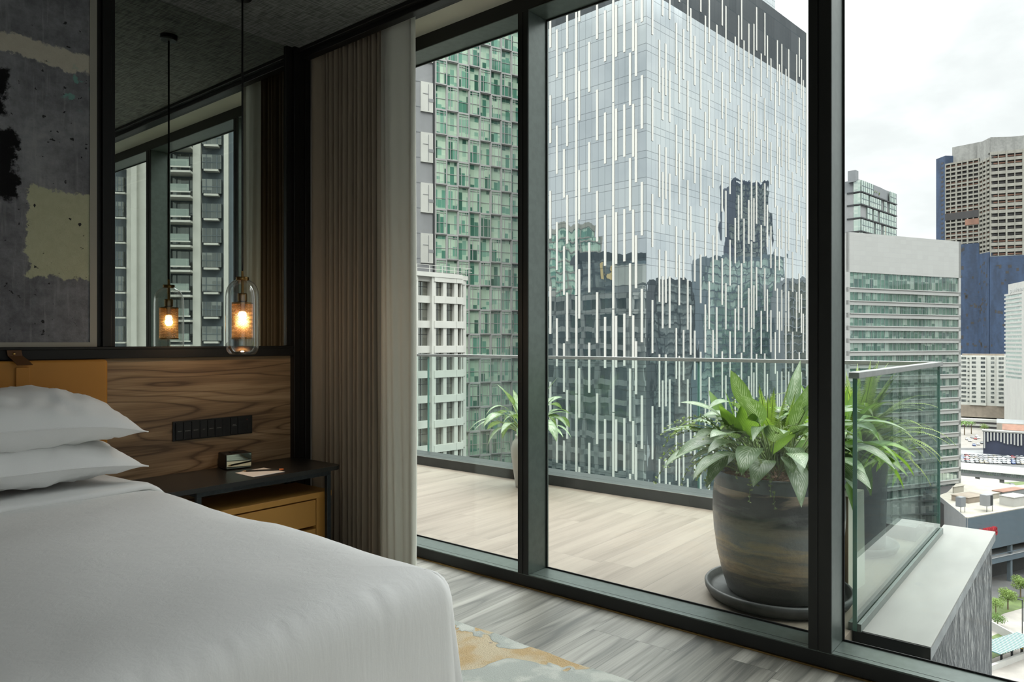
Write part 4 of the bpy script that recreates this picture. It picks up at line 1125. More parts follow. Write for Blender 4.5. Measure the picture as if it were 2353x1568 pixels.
for r in range(nrow+1):
    zt_ = P1-r*pitch
    for i, (a, b_, y) in enumerate(cols):
        fr.box(a-.3, b_+.3, y-.12, 2.0, zt_-(1.0 if r == 0 else 0)-(0 if r == 0 else .5), zt_+.48*(r > 0))
        rc.append((a, b_, zt_-pitch+.48, zt_-(1.0 if r == 0 else .5), y+.55))
fr.box(xl, xs_, -.18, 2, P1-.35, P1+.25); fr.box(xs_, .15, 1.1, 2.2, P1-.35, P1+.25)
for r in range(nrow+1):
    zt_ = P1-r*pitch; fr.box(0, .5, 2, 24, zt_-(1.0 if r == 0 else .5), zt_+.48*(r > 0))
    for k in range(6): rc.append((.12, .20, zt_-pitch+.48, zt_-(1.0 if r == 0 else .5), 2.6+3.6*k, 2.5))
for k in range(7): fr.box(0, .5, 2+3.6*k-.3*(k > 0), 2.6+3.6*k, 0, P1)
o = fr.build('facade_grid', MT['white_wall'], wb)
def wbars(b, r):
    if len(r) > 5: return
    x0, x1, z0, z1, y = r
    b.box(x0, x1, y-.05, y, z0+(z1-z0)*.62, z0+(z1-z0)*.62+.07, 1); b.box((x0+x1)/2-.04, (x0+x1)/2+.04, y-.05, y, z0, z1, 1)
rects_to_windows(wb, M, [q for q in rc if q[3]-q[2] > .5], [MT['taupe_window'], MT['dark_louvre']], wbars)
rl = MB(M)
for z in (.75, 1.25): rl.box(xl, .1, .12, .17, P1+z-.03, P1+z+.03)
n = int(-xl/2.2)
for i in range(n+1): rl.box(xl+i*2.2, xl+i*2.2+.07, .12, .19, P1+.2, P1+1.28)
rl.build('roof_railing', MT['white_wall'], wb)
bx0, bx1 = wx(949.5), wx(998)
zb_ = zat(WC, 599)-GZ; zt2 = zat(WC, 535)-GZ
MB(M).box(bx0, bx1, 4, 11, zb_, zt2).build('roof_housing', MT['white_wall'], wb)
b = MB(M); b.box(bx0+.4, bx1-.1, 5, 11, P1-.4, zb_)
b.build('housing_base', MT['pale_grey'], wb)
b = MB(M); b.box(bx0-3, bx0-.05, 6, 9, P1-.4, zat(WC, 517)-GZ); b.build('stair_shaft', MT['blue_grey'], wb, label='dark blue grey stair shaft')
for q in (960.5, 971.5):
    x = wx(q); ac = MB(M); ac.box(x, x+.72, 4.2, 4.7, P1+1.2, P1+1.85, 0)
    ac.M = M @ Matrix.Translation((x+.4, 4.19, P1+1.52)) @ Matrix.Rotation(PI/2, 4, 'X'); ac.lathe((0, 0, 0), [(.14, .03), (.26, .03), (.26, 0), (.14, 0)], 16, 1, True)
    ac.build('air_conditioner', [MT['white_wall'], MT['dark_louvre']], wb)
# dark rooftop sign box with gold letters seen reflected in the tower
A_ = at(1340, 786, 150)
# ---- green glazed block
GC = at(1000, 786, 140); GT = ang(4000); M = frame((GC.x, GC.y, GZ), GT)
gb = empty('glazed_building', (GC.x, GC.y, GZ), GT, 'tall block with a checker of green glazed window boxes and grey panelled end', 'building')
cw = along(GC, GT, 1026.3); ncol = 9; fh = 57.6*140/F; zr = zat(GC, 192)-GZ; ztop_ = zr+5.2*fh
MB(M).box(0, ncol*cw+1, .9, 22, 0, ztop_).build('block_body', MT['mid_grey'], gb)
fr = MB(M); rc = []
k0 = -int(zr/fh)
for i in range(ncol):
    x0, x1 = i*cw, (i+1)*cw
    for k in range(k0, 6):
        z0 = zr+k*fh; z1 = z0+fh
        if z1 > ztop_+.1: continue
        out = (i+k) % 2 == 0; y = -.22 if out else -.05; t_ = .19 if out else .14
        fr.box(x0, x0+t_, y, .9, z0, z1); fr.box(x1-t_, x1, y, .9, z0, z1); fr.box(x0+t_, x1-t_, y, .9, z0, z0+t_*1.2); fr.box(x0+t_, x1-t_, y, .9, z1-t_*1.2, z1)
        rc.append((x0+t_, x1-t_, z0+t_*1.2, z1-t_*1.2, (-.1 if out else .3)))
fr.build('window_surrounds', MT['surround_grey'], gb)
def gbars(b, r):
    x0, x1, z0, z1, y = r; h_ = z1-z0; w2 = x1-x0; out = y < 0; s_ = int(abs(x0*7.3+z0*3.1)) % 3
    b.box(x0, x1, y-.08, y, z0+h_*.45, z0+h_*.45+.09, 1)
    if out or s_ == 0:
        b.box(x0+w2*.25, x0+w2*.25+.09, y-.08, y, z0, z1, 1); b.box(x0+w2*.75, x0+w2*.75+.09, y-.08, y, z0, z1, 1); b.box(x0, x1, y-.08, y, z1-.45, z1-.38, 1)
rects_to_windows(gb, M, rc, [MT['green_window'], MT['pale_panel']], gbars)
xe = along(GC, GT, 915)
b = MB(M); b.box(xe, 0, .4, 22, 0, ztop_, 0)
for k in range(k0, 6): b.box(xe, 0, .36, .4, zr+k*fh-.08, zr+k*fh+.08, 1)
for q in (-4.4, -7.5): b.box(q, q+.12, .36, .4, 0, ztop_, 1)
b.box(-.35, -.02, .2, 1, 0, ztop_, 2)
b.build('end_wall', [MT['pale_grey'], MT['mid_grey'], MT['dark_louvre']], gb)
xa = along(GC, GT, 968)
for k in range(-8, 5, 2):
    z0 = zr+k*fh-1.2*fh+fh*.02; b = MB(M); b.box(xa, -.4, .1, .4, z0, z0+1.18*fh, 0)
    zm = z0+.6*fh; b.box(xa+.4, -1.4, .05, .1, zm+.5, zm+.62, 1); b.box(xa+1.5, xa+1.62, .05, .1, z0+.3, z0+1.1*fh, 1); b.box(xa+1.5, xa+2.6, .05, .1, zm-.9, zm-.3, 1)
    b.build('white_panel', [MT['white_wall'], MT['pale_grey']], gb)
# ---- banded office block
BC = at(1948, 786, 221); BT = ang(4860); M = frame((BC.x, BC.y, GZ), BT)
ob = empty('office_building', (BC.x, BC.y, GZ), BT, 'white office block with a blank tiled top and long green ribbon windows', 'building')
BL = along(BC, BT, 2208); zt_ = zat(BC, 533)-GZ
def panel_lines(t, b):
    x = t.sep(t.obj()); lx_ = t.m('LESS_THAN', t.m('FRACT', t.m('DIVIDE', t.m('ADD', x[0], x[1]), 2.6)), .03); lz = t.m('LESS_THAN', t.m('FRACT', t.m('DIVIDE', x[2], 1.5)), .06)
    n = t.white(t.xyz(t.m('FLOOR', t.m('DIVIDE', x[0], 2.6)), 0, t.m('FLOOR', t.m('DIVIDE', x[2], 1.5))))
    c = t.mix(n, (.30, .30, .285), (.32, .32, .305)); t.put(b.inputs['Base Color'], t.mix(t.m('MULTIPLY', t.m('MAXIMUM', lx_, lz), .5), c, (.26, .26, .255)))
pbr('tile_panels', rough=.6, build=panel_lines)
MB(M).box(0, BL, .6, 26, 0, zt_-.3).build('block_body', MT['tile_panels'], ob)
b = MB(M); x0, x1 = along(BC, BT, 1953), along(BC, BT, 2203)
ys = [(625, 660), (671, 690), (700.5, 719)]+[(730+29.4*k, 748.6+29.4*k) for k in range(15)]
rows_ = [(zat(BC, b1)-GZ, zat(BC, a1)-GZ) for a1, b1 in ys]
rows_ = [r for r in rows_ if r[0] > 2]
b.box(0, BL, 0, .6, rows_[0][1], zt_)
for i, (z0, z1) in enumerate(rows_):
    nx = rows_[i+1][1] if i+1 < len(rows_) else 0
    b.box(0, BL, 0, .6, nx, z0); b.box(x0, x1, -.25, 0, z0-.28, z0-.05)
b.box(0, x0, 0, .6, 0, zt_); b.box(x1, BL, 0, .6, 0, zt_)
b.build('cladding', MT['tile_panels'], ob)
for i, (z0, z1) in enumerate(rows_):
    g = MB(M); g.box(x0, x1, .35, .55, z0, z1, 0)
    n = 26
    for k in range(1, n): xx = x0+(x1-x0)*k/n; g.box(xx-.04, xx+.04, .28, .35, z0, z1, 1)
    g.build('ribbon_window', [MT['ribbon_window'], MT['pale_grey']], ob)
b = MB(M); b.box(BL*.45, BL*.62, 8, 16, zt_-.3, zt_+1.2); b.tube([(BL*.55, 10, zt_), (BL*.55, 10, zt_+5)], .12, 6)
b.build('roof_plant', MT['roof_tan'], ob)
# ---- grey residential tower behind it
RC = at(1979, 786, 350); RT = ang(2900); M = frame((RC.x, RC.y, GZ), RT)
rb = empty('residential_tower', (RC.x, RC.y, GZ), RT, 'slim grey tower of stacked glazed boxes with a roof garden above the banded offices', 'building')
def rx(px): return along(RC, RT, px)
def ry(px): return along(RC, RT+PI/2, px)
def rz(py): return zat(RC, py)-GZ
W2, D2 = rx(2060), ry(1925)
MB(M).box(1.2, W2-1, 1.2, D2, 0, rz(411)).build('tower_body', MT['mid_grey'], rb)
b = MB(M); b.box(-.5, 3.2, 2.5, D2*.55, rz(411)-1, rz(389)); b.box(rx(2018), rx(2042), 3, 9, rz(425), rz(405)); b.build('roof_room', MT['mid_grey'], rb)
rnd = random.Random(4); sl = MB(M); rc = []
lev = [(411, 440), (441, 469), (470, 500), (501, 531), (532, 561), (562, 590)]
spl = [[(0, .33), (.36, .62, 1), (.80, 1)], [(0, .2), (.22, .55), (.62, .72), (.78, 1)], [(.15, .30), (.33, .45), (.5, 1)], [(0, .34), (.38, .54), (.6, 1)], [(0, .5), (.55, 1)], [(0, .5), (.55, 1)]]
for (ya, yb), ss in zip(lev, spl):
    z1, z0 = rz(ya), rz(yb); sl.box(-.3, W2+.3, -.3, D2*.6, z0-.35, z0+.25)
    for s_ in ss:
        if len(s_) == 3: continue
        rc.append((W2*s_[0]+.4, W2*s_[1]-.4, z0+.3, z1-.5, -.05))
    rc2 = (z0+.3, z1-.5)
    gg = MB(M); gg.box(-.05, .05, .4, D2*.32, z0+.3, z1-.5); gg.build('window', MT['pale_window'], rb)
sl.build('floor_slabs', MT['dark_louvre'], rb)
b = MB(M); b.box(.1, .8, D2*.33, D2, 0, rz(440)); b.box(.1, W2-.1, .5, 1.2, 0, rz(441)); b.build('grey_cladding', MT['pale_grey'], rb)
def rbars(b, r):
    x0, x1, z0, z1, y = r; zm = (z0+z1)/2; b.box(x0, x1, y-.1, y, zm-.12, zm+.12, 1)
    k = max(2, int((x1-x0)/2.2))
    for i in range(k+1): xx = x0+(x1-x0)*i/k; b.box(xx-.06, xx+.06, y-.1, y, z0, z1, 1)
rects_to_windows(rb, M, rc, [MT['pale_window'], MT['blue_grey']], rbars, thick=.5)
def clump(b, c, r, n, rnd, ls=.5, sq=.8):
    """leaf quads scattered through a crown"""
    for i in range(n):
        a = rnd.uniform(0, 2*PI); u = rnd.uniform(-1, 1); rad = r*(rnd.random()**.4); q = math.sqrt(1-u*u)
        p = Vector(c)+Vector((q*math.cos(a)*rad, q*math.sin(a)*rad, u*rad*sq)); d = Vector((rnd.uniform(-1, 1), rnd.uniform(-1, 1), rnd.uniform(-1, 1))).normalized(); e_ = d.orthogonal().normalized()*ls*rnd.uniform(.6, 1.2); g_ = d.cross(e_).normalized()*ls*rnd.uniform(.5, 1)
        b.add([p-e_, p+g_*.6, p+e_, p-g_*.6], [(0, 1, 2, 3)])
b = MB(M)
for k in range(7): clump(b, (rx(1998+k*4.5), 2.2, rz(424-abs(k-3)*-1.0)), 1.5, 60, rnd, .5)
b.build('roof_garden', MT['tree_leaf_light'], rb)
# ---- unfinished high rise wrapped in blue netting
Q0 = at(2172, 786, 620)
hb_ = empty('unfinished_high_rise', (Q0.x, Q0.y, GZ), 0, 'huge unfinished concrete high rise half wrapped in dark blue netting', 'building')
thA, thB, thC = math.radians(-103.5), math.radians(-146.3), math.radians(-76.8)
Q1 = Q0+Vector((math.cos(thA), math.sin(thA), 0))*along(Q0, thA, 2250)
Q2 = Q1+Vector((math.cos(thB), math.sin(thB), 0))*along(Q1, thB, 2275)
thS = math.radians(-95)+0
Qm = at(2151, 786, 632)
def face(A, B_): return frame((A.x, A.y, GZ), math.atan2(B_.y-A.y, B_.x-A.x)), (B_-A).length
Q3 = Q2+Vector((math.cos(thC), math.sin(thC), 0))*along(Q2, thC, 2450)
for nm, A, B_, ytop, ynet, pitch_, win in (('netted_side', Qm, Q0, 366, 366, 3.9, .5), ('bay_face', Q0, Q1, 377, 566, 3.62, .62), ('corner_face', Q1, Q2, 372, 585, 3.62, .5), ('main_face', Q2, Q3, 350, 590, 5.25, .52)):
    M, L = face(A, B_); zt_ = zat(A, ytop)-GZ; zn = zat(A, ynet)-GZ
    b = MB(M)
    if nm == 'netted_side':
        b.box(0, L, 0, 20, 0, zt_, 0); kk = int(zt_/4)
        for k in range(20, kk): b.box(L*.55, L*.8, -.1, 0, k*4, k*4+1.6, 1)
        b.build('netting', [MT['netting_blue'], MT['dark_opening']], hb_); continue
    b.box(0, L, 1.5, 20, 0, zt_, 1)
    z = zt_
    while z > zn:
        b.box(0, L, -.2, 1.5, z-pitch_*(1-win), z, 0); b.box(0, L, .9, 1.5, z-pitch_*.85, z-pitch_*.66, 1 if int(z*3) % 5 < 3 else 2); z -= pitch_
    nb = {'bay_face': 6, 'corner_face': 3, 'main_face': 9}[nm]
    for i in range(nb+1): xx = L*i/nb; w__ = 1.2 if i % 2 == 0 else .55; b.box(max(0, xx-w__/2), min(L, xx+w__/2), -.4, 1.5, zn, zt_, 0)
    if nm == 'bay_face':
        zm = zat(A, 500)-GZ; b.box(0, L, -.5, 1.4, zm-3, zm+3, 1); b.box(L*.6, L, -.7, 0, zm-9, zm-4, 2)
    b.build(nm, [MT['concrete'], MT['dark_opening'], MT['terracotta']], hb_)
    n_ = MB(M); n_.box(-.3, L+.3, -1.2, 1.5, 0, zn, 0)
    rr = random.Random(int(L))
    for k in range(40):
        xx = rr.uniform(0, L-3); zz = rr.uniform(60, zn-4); n_.box(xx, xx+rr.uniform(1, 2.4), -1.25, -1.2, zz, zz+rr.uniform(1, 3), 1)
    n_.build('netting', [MT['netting_blue'], MT['dark_opening']], hb_, label='dark blue safety netting')
M, L = face(Q2, Q3); b = MB(M); b.box(-1, L, .5, 22, zat(Q2, 352)-GZ, zat(Q2, 319)-GZ); M, L = face(Q1, Q2); b.M = M; b.box(-4, L, .5, 22, zat(Q1, 372)-GZ, zat(Q1, 328)-GZ)
M, L = face(Q0, Q1); b.M = M; b.box(L*.12, L, 6, 26, zat(Q0, 376)-GZ, zat(Q0, 338)-GZ)
b.build('roof_enclosure', MT['raw_concrete'], hb_)
# ---- hotel with its name on the roof parapet
HC = at(2308, 786, 500); HT = ang(1693)+PI; M = frame((HC.x, HC.y, GZ), HT)
ht = empty('hotel_building', (HC.x, HC.y, GZ), HT, 'white banded hotel slab carrying its name in grey letters on the roof parapet', 'building')
HL = along(HC, HT, 2349); HR = along(HC, HT, 2420); z1 = zat(HC, 677)-GZ
b = MB(M); b.box(0, HR, 1, 20, 0, z1, 1)
z = z1; first = True; rc = []
while z > zat(HC, 862)-GZ:
    b.box(0, HL, -.1, 1, z-1.25, z, 0); rc.append((.3, HL-.3, z-2.74, z-1.25, .6)); z -= 2.74
b.box(HL, HR, -.3, 1, 0, z1, 0); b.box(0, HL, -.1, 1, 0, z, 0)
sx0 = along(HC, HT, 2317.5); b.box(sx0, HR, -.2, 6, z1-1, zat(HC, 656)-GZ, 0)
b.build('facade_bands', [MT['warm_white'], MT['dark_louvre']], ht)
rects_to_windows(ht, M, rc, [MT['ribbon_window'], MT['pale_grey']], None, 'ribbon_window')
text('pullman', 4.4, .05, MT['grey_letter'], M @ Matrix.Translation((along(HC, HT, 2322), -.3, z1+1.8)) @ Matrix.Rotation(PI/2, 4, 'X'), 'roof_lettering', ht, align='LEFT', wide=1.9)
# ---- white apartment block with taupe base
AC_ = at(2205, 786, 560); AT = frontal(2262); M = frame((AC_.x, AC_.y, GZ), AT)
ab = empty('apartment_building', (AC_.x, AC_.y, GZ), AT, 'far white apartment block with small dark balconies on a taupe podium', 'building')
AL = along(AC_, AT, 2315); z1 = zat(AC_, 817)-GZ; zb2 = zat(AC_, 930)-GZ; zb3 = zat(AC_, 957)-GZ; zb4 = zat(AC_, 980)-GZ
b = MB(M); b.box(0, AL, 0, 18, zb2, z1, 0); b.box(AL*.22, AL*.56, -1.2, 0, zb2, z1-.8, 0); b.box(AL*.78, AL, -1.2, 0, zb2, z1-.5, 0); b.box(0, AL, -.4, 18, zb3, zb2, 1)
b.box(AL*.05, AL*.95, 2, 16, z1, z1+1.2, 2)
b.box(-3, AL*1.2, -8, 18, 0, zb3-1, 0)
for z in (zb3-3.2, zb3-6.4): b.box(0, AL*1.15, -8.1, -7.9, z-1.0, z+.4, 3)
b.build('block_body', [MT['white_wall'], MT['roof_tan'], MT['roof_tan'], MT['dark_opening']], ab)
rc = []; ph = 3.30
for k in range(13):
    z = z1-2.9-k*ph
    if z < zb2: break
    for j, (fx, w_2) in enumerate([(.04, .10), (.17, .04), (.26, .09), (.45, .09), (.66, .07), (.82, .10)]):
        y = -1.25 if (.22 < fx < .5 or fx > .78) else -.05
        rc.append((AL*fx, AL*(fx+w_2), z, z+(1.7 if w_2 > .05 else 1.1), y-.05))
rects_to_windows(ab, M, rc, [MT['dark_window'], MT['white_wall']], None, most=78)
# ---- navy cladded low hall with white fins
NC = at(2259, 786, 427); NT_ = frontal(2330); M = frame((NC.x, NC.y, GZ), NT_)
nb_ = empty('exhibition_hall', (NC.x, NC.y, GZ), NT_, 'low navy hall with white vertical fins of uneven length across the car park', 'building')
NL = along(NC, NT_, 2440); z1 = zat(NC, 992)-GZ
MB(M).box(0, NL, 0, 7, 0, z1).build('hall_body', MT['navy_cladding'], nb_)
MB(M).box(-.5, NL, -.6, 7, z1, z1+.8).build('roof_edge', MT['raw_concrete'], nb_)
k = 0; x = .3
while x < NL:
    ln = (11, 9, 8, 7.5, 7.5, 8.5, 9.5, 10.2, 9.8, 10.5, 11, 10.5, 9, 6, 4, 4, 5, 6, 7, 8)[k % 20] if k else 15.5
    MB(M).box(x, x+.75, -.7, 0, z1-ln*.62-.2, z1-.2).build('fin', MT['pale_panel'], nb_); x += 1.62; k += 1
    if k > 50: break
lb = MB(frame((NC.x+40, NC.y, GZ), NT_)); 
A1 = at(2290, 786, 448); M = frame((A1.x, A1.y, GZ), frontal(2320)); z1 = zat(A1, 972)-GZ
b = MB(M); b.box(0, 15, 0, 7, 0, z1, 0); b.add([(0, 0, z1), (15, 0, z1), (15, 6.5, z1+2), (0, 6.5, z1+2)], [(0, 1, 2, 3)], 1)
b.build('long_hall', [MT['roof_cream'], MT['pale_grey']], loc=(A1.x, A1.y, GZ), label='long low cream hall with a grey roof behind the navy hall', cat='building')
A1 = at(2305, 786, 437); M = frame((A1.x, A1.y, GZ), frontal(2330)); z1 = zat(A1, 988)-GZ
b = MB(M); b.box(0, 20, 0, 9, 0, z1, 0); b.add([(-.5, -.5, z1), (20.5, -.5, z1), (20.5, 4.5, z1+3.2), (-.5, 4.5, z1+3.2), (20.5, 9.5, z1), (-.5, 9.5, z1)], [(0, 1, 2, 3), (3, 2, 4, 5)], 1)
b.build('tiled_house', [MT['roof_cream'], MT['terracotta']], loc=(A1.x, A1.y, GZ), label='low house with a brown tiled roof showing over the navy hall', cat='building')
# grey block right of the white apartments
A1 = at(2316, 786, 520); M = frame((A1.x, A1.y, GZ), frontal(2340)); z1 = zat(A1, 868)-GZ
b = MB(M); b.box(0, 40, 0, 18, 0, z1, 0)
for k in range(6): b.box(1, 9, -.2, 0, z1-5-k*5, z1-3.4-k*5, 1)
b.build('terraced_building', [MT['pale_grey'], MT['dark_opening']], loc=(A1.x, A1.y, GZ), label='pale grey stepped block with planted terraces below the hotel', cat='building')
# ---- covered footbridge
FC = at(2195, 786, 318); FT = ang(-900)+PI; M = frame((FC.x, FC.y, GZ), FT)
fb_ = empty('covered_footbridge', (FC.x, FC.y, GZ), FT, 'long covered footbridge with a curved white roof crossing above the car park', 'bridge')
L = along(FC, FT, 2460); z_ = lambda py: zat(FC, py)-GZ
MB(M).box(0, L, 0, 5, z_(1092), z_(1085)).build('bridge_deck', MT['pale_grey'], fb_)
g = MB(M); g.box(0, L, .3, 4.7, z_(1085), z_(1076), 0)
for i in range(60): g.box(L*i/60, L*i/60+.12, .2, .3, z_(1085), z_(1076), 1)
g.build('glazing', [MT['ribbon_window'], MT['warm_white']], fb_)
b = MB(M); rows = []
for k in range(9):
    a = PI*k/8; rows.append([(0, 2.5-3.6*math.cos(a), z_(1077)+2.6*math.sin(a)), (L, 2.5-3.6*math.cos(a), z_(1077)+2.6*math.sin(a))])
b.grid(rows); b.build('bridge_roof', MT['white_wall'], fb_, smooth=True)
for i in range(5):
    x = L*(.18+.22*i); MB(M).box(x, x+1.6, 1.6, 3.4, 0, z_(1092)).build('pier', MT['pale_panel'], fb_)
# ---- mall in front: blue grey parapet, deep open floors, cream roof
MC = at(2224, 786, 190); MTH = ang(4500); M = frame((MC.x, MC.y, GZ), MTH)
ml = empty('shopping_mall', (MC.x, MC.y, GZ), MTH, 'low mall with blue grey parapet, red letters and a cluttered cream roof', 'building')
ML = along(MC, MTH, 2520); zr_ = zat(MC, 1192)-GZ
hw = math.radians(21.3)-MTH; w_l = along(MC, math.radians(21.3), 2150)
wx_, wy_ = w_l*math.cos(hw), w_l*math.sin(hw)
b = MB(M); b.prism([(1, 1), (ML, 1), (ML, wy_+16), (wx_+9, wy_+2), (wx_+1.2, wy_)], zr_-1.4, zr_-1.0); b.build('roof_deck', MT['roof_cream'], ml)
MB(M).box(0, ML, 0, .5, zr_-9.4, zr_).build('parapet', MT['steel_blue'], ml, label='blue grey parapet band')
MB(M).box(0, ML, 0, .9, zr_, zr_+.25).build('parapet_cap', MT['roof_cream'], ml)
b = MB(M); b.prism([(-.2, 0), (0, 0), (wx_, wy_), (wx_-.2, wy_)], 0, zr_); b.build('end_wall', MT['pale_grey'], ml)
b = MB(M); b.prism([(6, 5), (ML, 5), (ML, wy_+14), (wx_+6, wy_+8)], 0, zr_-1.4); b.build('interior', MT['dark_opening'], ml)
for z in (zr_-13.6,): 
    MB(M).box(0, ML, 0, 5, z, z+1.5).build('floor_beam', MT['steel_blue'], ml)
    MB(M).box(0, ML, .1, .2, z+2.2, z+2.4).build('guard_rail', MT['steel_blue'], ml)
b = MB(M); b.box(0, ML, -.1, 4.5, zr_-12.1, zr_-12.05); b.build('deck_edge', MT['pale_grey'], ml)
for px in (2270, 2325, 2380, 2435): 
    x = along(MC, MTH, px); MB(M).box(x, x+.9, .3, 1.3, 0, zr_-9.4).build('column', MT['blue_grey'], ml)
lx0 = along(MC, MTH, 2249)
RM = M @ Matrix.Translation((lx0, -.35, zr_-4.6)) @ Matrix.Rotation(PI/2, 4, 'X')
text('R MAMB', 3.2, .35, MT['red_letter'], RM, 'sign_lettering', ml, align='LEFT', bold=.06, wide=.62, label='red block letters')
rnd = random.Random(9)
def roofbox(px, py, w_3, d_3, h_3, mat, nm, lab, legs=False, grp=None, ht_=None, cat='roof unit'):
    dd = (EYE-(GZ+zr_-1.0))*F/(py-HY); c = at(px, py, dd); e = MTH; Mx = frame((c.x, c.y, GZ+zr_-1.0), e)
    b = MB(Mx)
    if legs:
        for x in (.1, w_3-.2): b.box(x, x+.1, .1, .2, 0, 1.6, 1)
        b.box(0, w_3, 0, d_3, 1.6, 1.6+h_3, 0)
        if legs == 2: b.box(w_3*.55, w_3*.92, -.05, 0, 1.8, 1.4+h_3, 1)
    else: b.box(0, w_3, 0, d_3, 0, h_3, 0); b.box(-.15, w_3+.15, -.15, d_3+.15, h_3, h_3+.15, 1 if nm == 'roof_shed' else 0)
    b.build(nm, [MT[mat], MT['terracotta'] if nm == 'roof_shed' else MT['dark_louvre']], loc=c, label=lab, cat=cat)
roofbox(2208, 1180, 2.2, 1.5, 2.7, 'mid_grey', 'cooling_unit', 'plain grey cabinet on thin legs at the left end of the mall roof', 1)
roofbox(2268, 1178, 2.9, 2, 3.1, 'pale_grey', 'cooling_unit', 'pale grey cabinet with a dark grille on thin legs, middle of the mall roof', 2)
roofbox(2225, 1158, 9, 5, 1.6, 'roof_tan', 'roof_room', 'low tan roof room behind the plain grey cabinet')
roofbox(2262, 1150, 9, 3, 1.4, 'roof_cream', 'roof_room', 'low cream roof room behind the cabinet with the grille')
roofbox(2304, 1145, 12, 3, 1.7, 'mid_grey', 'roof_shed', 'grey shed with a rusty red top on the mall roof')
roofbox(2330, 1166, 7, 4, 2.6, 'warm_white', 'roof_room', 'white roof room at the right edge behind the blue parapet')
roofbox(2192, 1134, 5, .4, 1.9, 'roof_cream', 'roof_room', 'thin cream wall at the far left corner of the mall roof')
# ---- trees
def tree(px, py, h, r, mat='tree_leaf', lab='', n=420, nm='tree', grp=None, palm=False, seed=None):
    c = onz(px, py, GZ); b = MB(); rnd = random.Random(seed if seed is not None else int(px*7+py)); e = empty(nm, c, 0, lab, 'tree' if nm != 'shrub' else 'shrub', grp)
    t = MB(); t.tube([c, c+Vector((.1, 0, h*.5)), c+Vector((0, .1, h*.8))], [h*.03, h*.022, h*.015], 6)
    if palm:
        for i in range(16):
            az = i*2.4; q = c+Vector((0, 0, h*.8)); d = Vector((math.cos(az), math.sin(az), .6-.9*(i/16))).normalized()
            rows = []
            for k in range(6):
                s_ = Vector((-math.sin(az), math.cos(az), 0))*r*.12*math.sin(PI*(k+.5)/6.2); rows.append([q-s_, q+Vector((0, 0, r*.05)), q+s_]); d = (d+Vector((0, 0, -.28))).normalized(); q = q+d*r/5
            b.grid(rows)
    else:
        for k in range(6):
            a = k*1.1; clump(b, c+Vector((math.cos(a)*r*.42, math.sin(a)*r*.42, h*(.62+.12*math.sin(k*2.3)))), r*.62, n*2//5, rnd, r*.085)
    b.build('foliage', MT[mat], e); t.build('trunk', MT['stem_brown'], e)
for a in [(2316, 1402, 6.0, 2.2, 'tree_leaf_light', 'round light green tree before the open mall deck, left one of the pair', 900),
          (2345, 1374, 6.4, 2.2, 'tree_leaf_light', 'round light green tree at the right edge before the open mall deck', 900),
          (2288, 1412, 4.5, 1.9, 'tree_leaf_light', 'small light green tree just beside the rippled stone wall', 500),
          (2292, 1440, 3.0, 2.0, 'tree_leaf', 'dark shrubby tree overhanging the pale path', 400),
          (2232, 998, 11, 3.6, 'tree_leaf', 'palm tree left of the navy hall, nearer the hall', 300),
          (2216, 1000, 12, 5, 'tree_leaf', 'palm tree beside the edge of the banded office block', 300),
          (2262, 996, 8, 3.2, 'tree_leaf_light', 'bright green bushy tree behind the corner of the navy hall', 300),
          (2258, 1153, 8, 2.4, 'tree_leaf_light', 'light palm just below the footbridge', 300),
          (2240, 1146, 6, 2.4, 'tree_leaf', 'dark bushy tree under the footbridge, left of the light palm', 300),
          (2213, 1146, 5, 2.0, 'tree_leaf_light', 'light bushy tree at the left under the footbridge', 300),
          (2300, 1146, 5, 2.0, 'tree_leaf', 'dark bushy tree right of the bridge pier', 300),
          (2312, 968, 10, 6, 'tree_leaf', 'dark tree beside the taupe podium', 300),
          (2330, 962, 12, 6, 'tree_leaf', 'tall dark tree below the stepped grey block', 300)]:
    tree(a[0], a[1], a[2], a[3], a[4], a[5], a[6], palm='palm' in a[5])
# ---- ground patches
def patch(name, pts, mat, z=.02, lab=None, cat=None, **kw):
    P3 = [onz(x, y, GZ) for x, y in pts]
    b = MB(); b.prism([(p.x, p.y) for p in P3][::-1], GZ+.01, GZ+z); c = P3[0]
    ar = sum(P3[i].x*P3[(i+1) % len(P3)].y-P3[(i+1) % len(P3)].x*P3[i].y for i in range(len(P3)))
    if ar > 0: b = MB(); b.prism([(p.x, p.y) for p in P3], GZ+.01, GZ+z)
    b.build(name, MT[mat], kind='structure')
patch('paved_plaza', [(2270, 1420), (2360, 1395), (2420, 1460), (2420, 1700), (2270, 1700)], 'paving', .05)
patch('lawn', [(2276, 1425), (2310, 1410), (2353, 1398), (2400, 1392), (2400, 1372), (2270, 1376)], 'lawn', .08)
patch('lawn', [(2276, 1498), (2345, 1476), (2400, 1462), (2400, 1480), (2340, 1492), (2276, 1516)], 'lawn', .10)
patch('lawn', [(2276, 1465), (2300, 1455), (2312, 1470), (2290, 1480)], 'lawn', .12)
patch('car_park', [(2150, 1064), (2480, 1068), (2480, 1038), (2150, 1034)], 'pale_grey', .03)
patch('road', [(2150, 1140), (2500, 1115), (2500, 1085), (2150, 1085)], 'paving', .03)
patch('lawn', [(2150, 1118), (2260, 1122), (2500, 1102), (2500, 1098), (2260, 1112), (2150, 1112)], 'lawn', .06)
patch('road', [(2150, 1030), (2262, 1030), (2262, 985), (2150, 985)], 'paving', .03)
b = MB(); p0, p1 = onz(2270, 1548, GZ), onz(2420, 1490, GZ); d = (p1-p0).normalized(); nn = Vector((-d.y, d.x, 0))
M = frame(p0, math.atan2(d.y, d.x))
b = MB(M); b.box(-6, 60, 0, .6, 0, 1.2); b.build('retaining_wall', MT['warm_white'], loc=p0, label='long pale kerb wall along the walkway by the shelter', cat='wall')
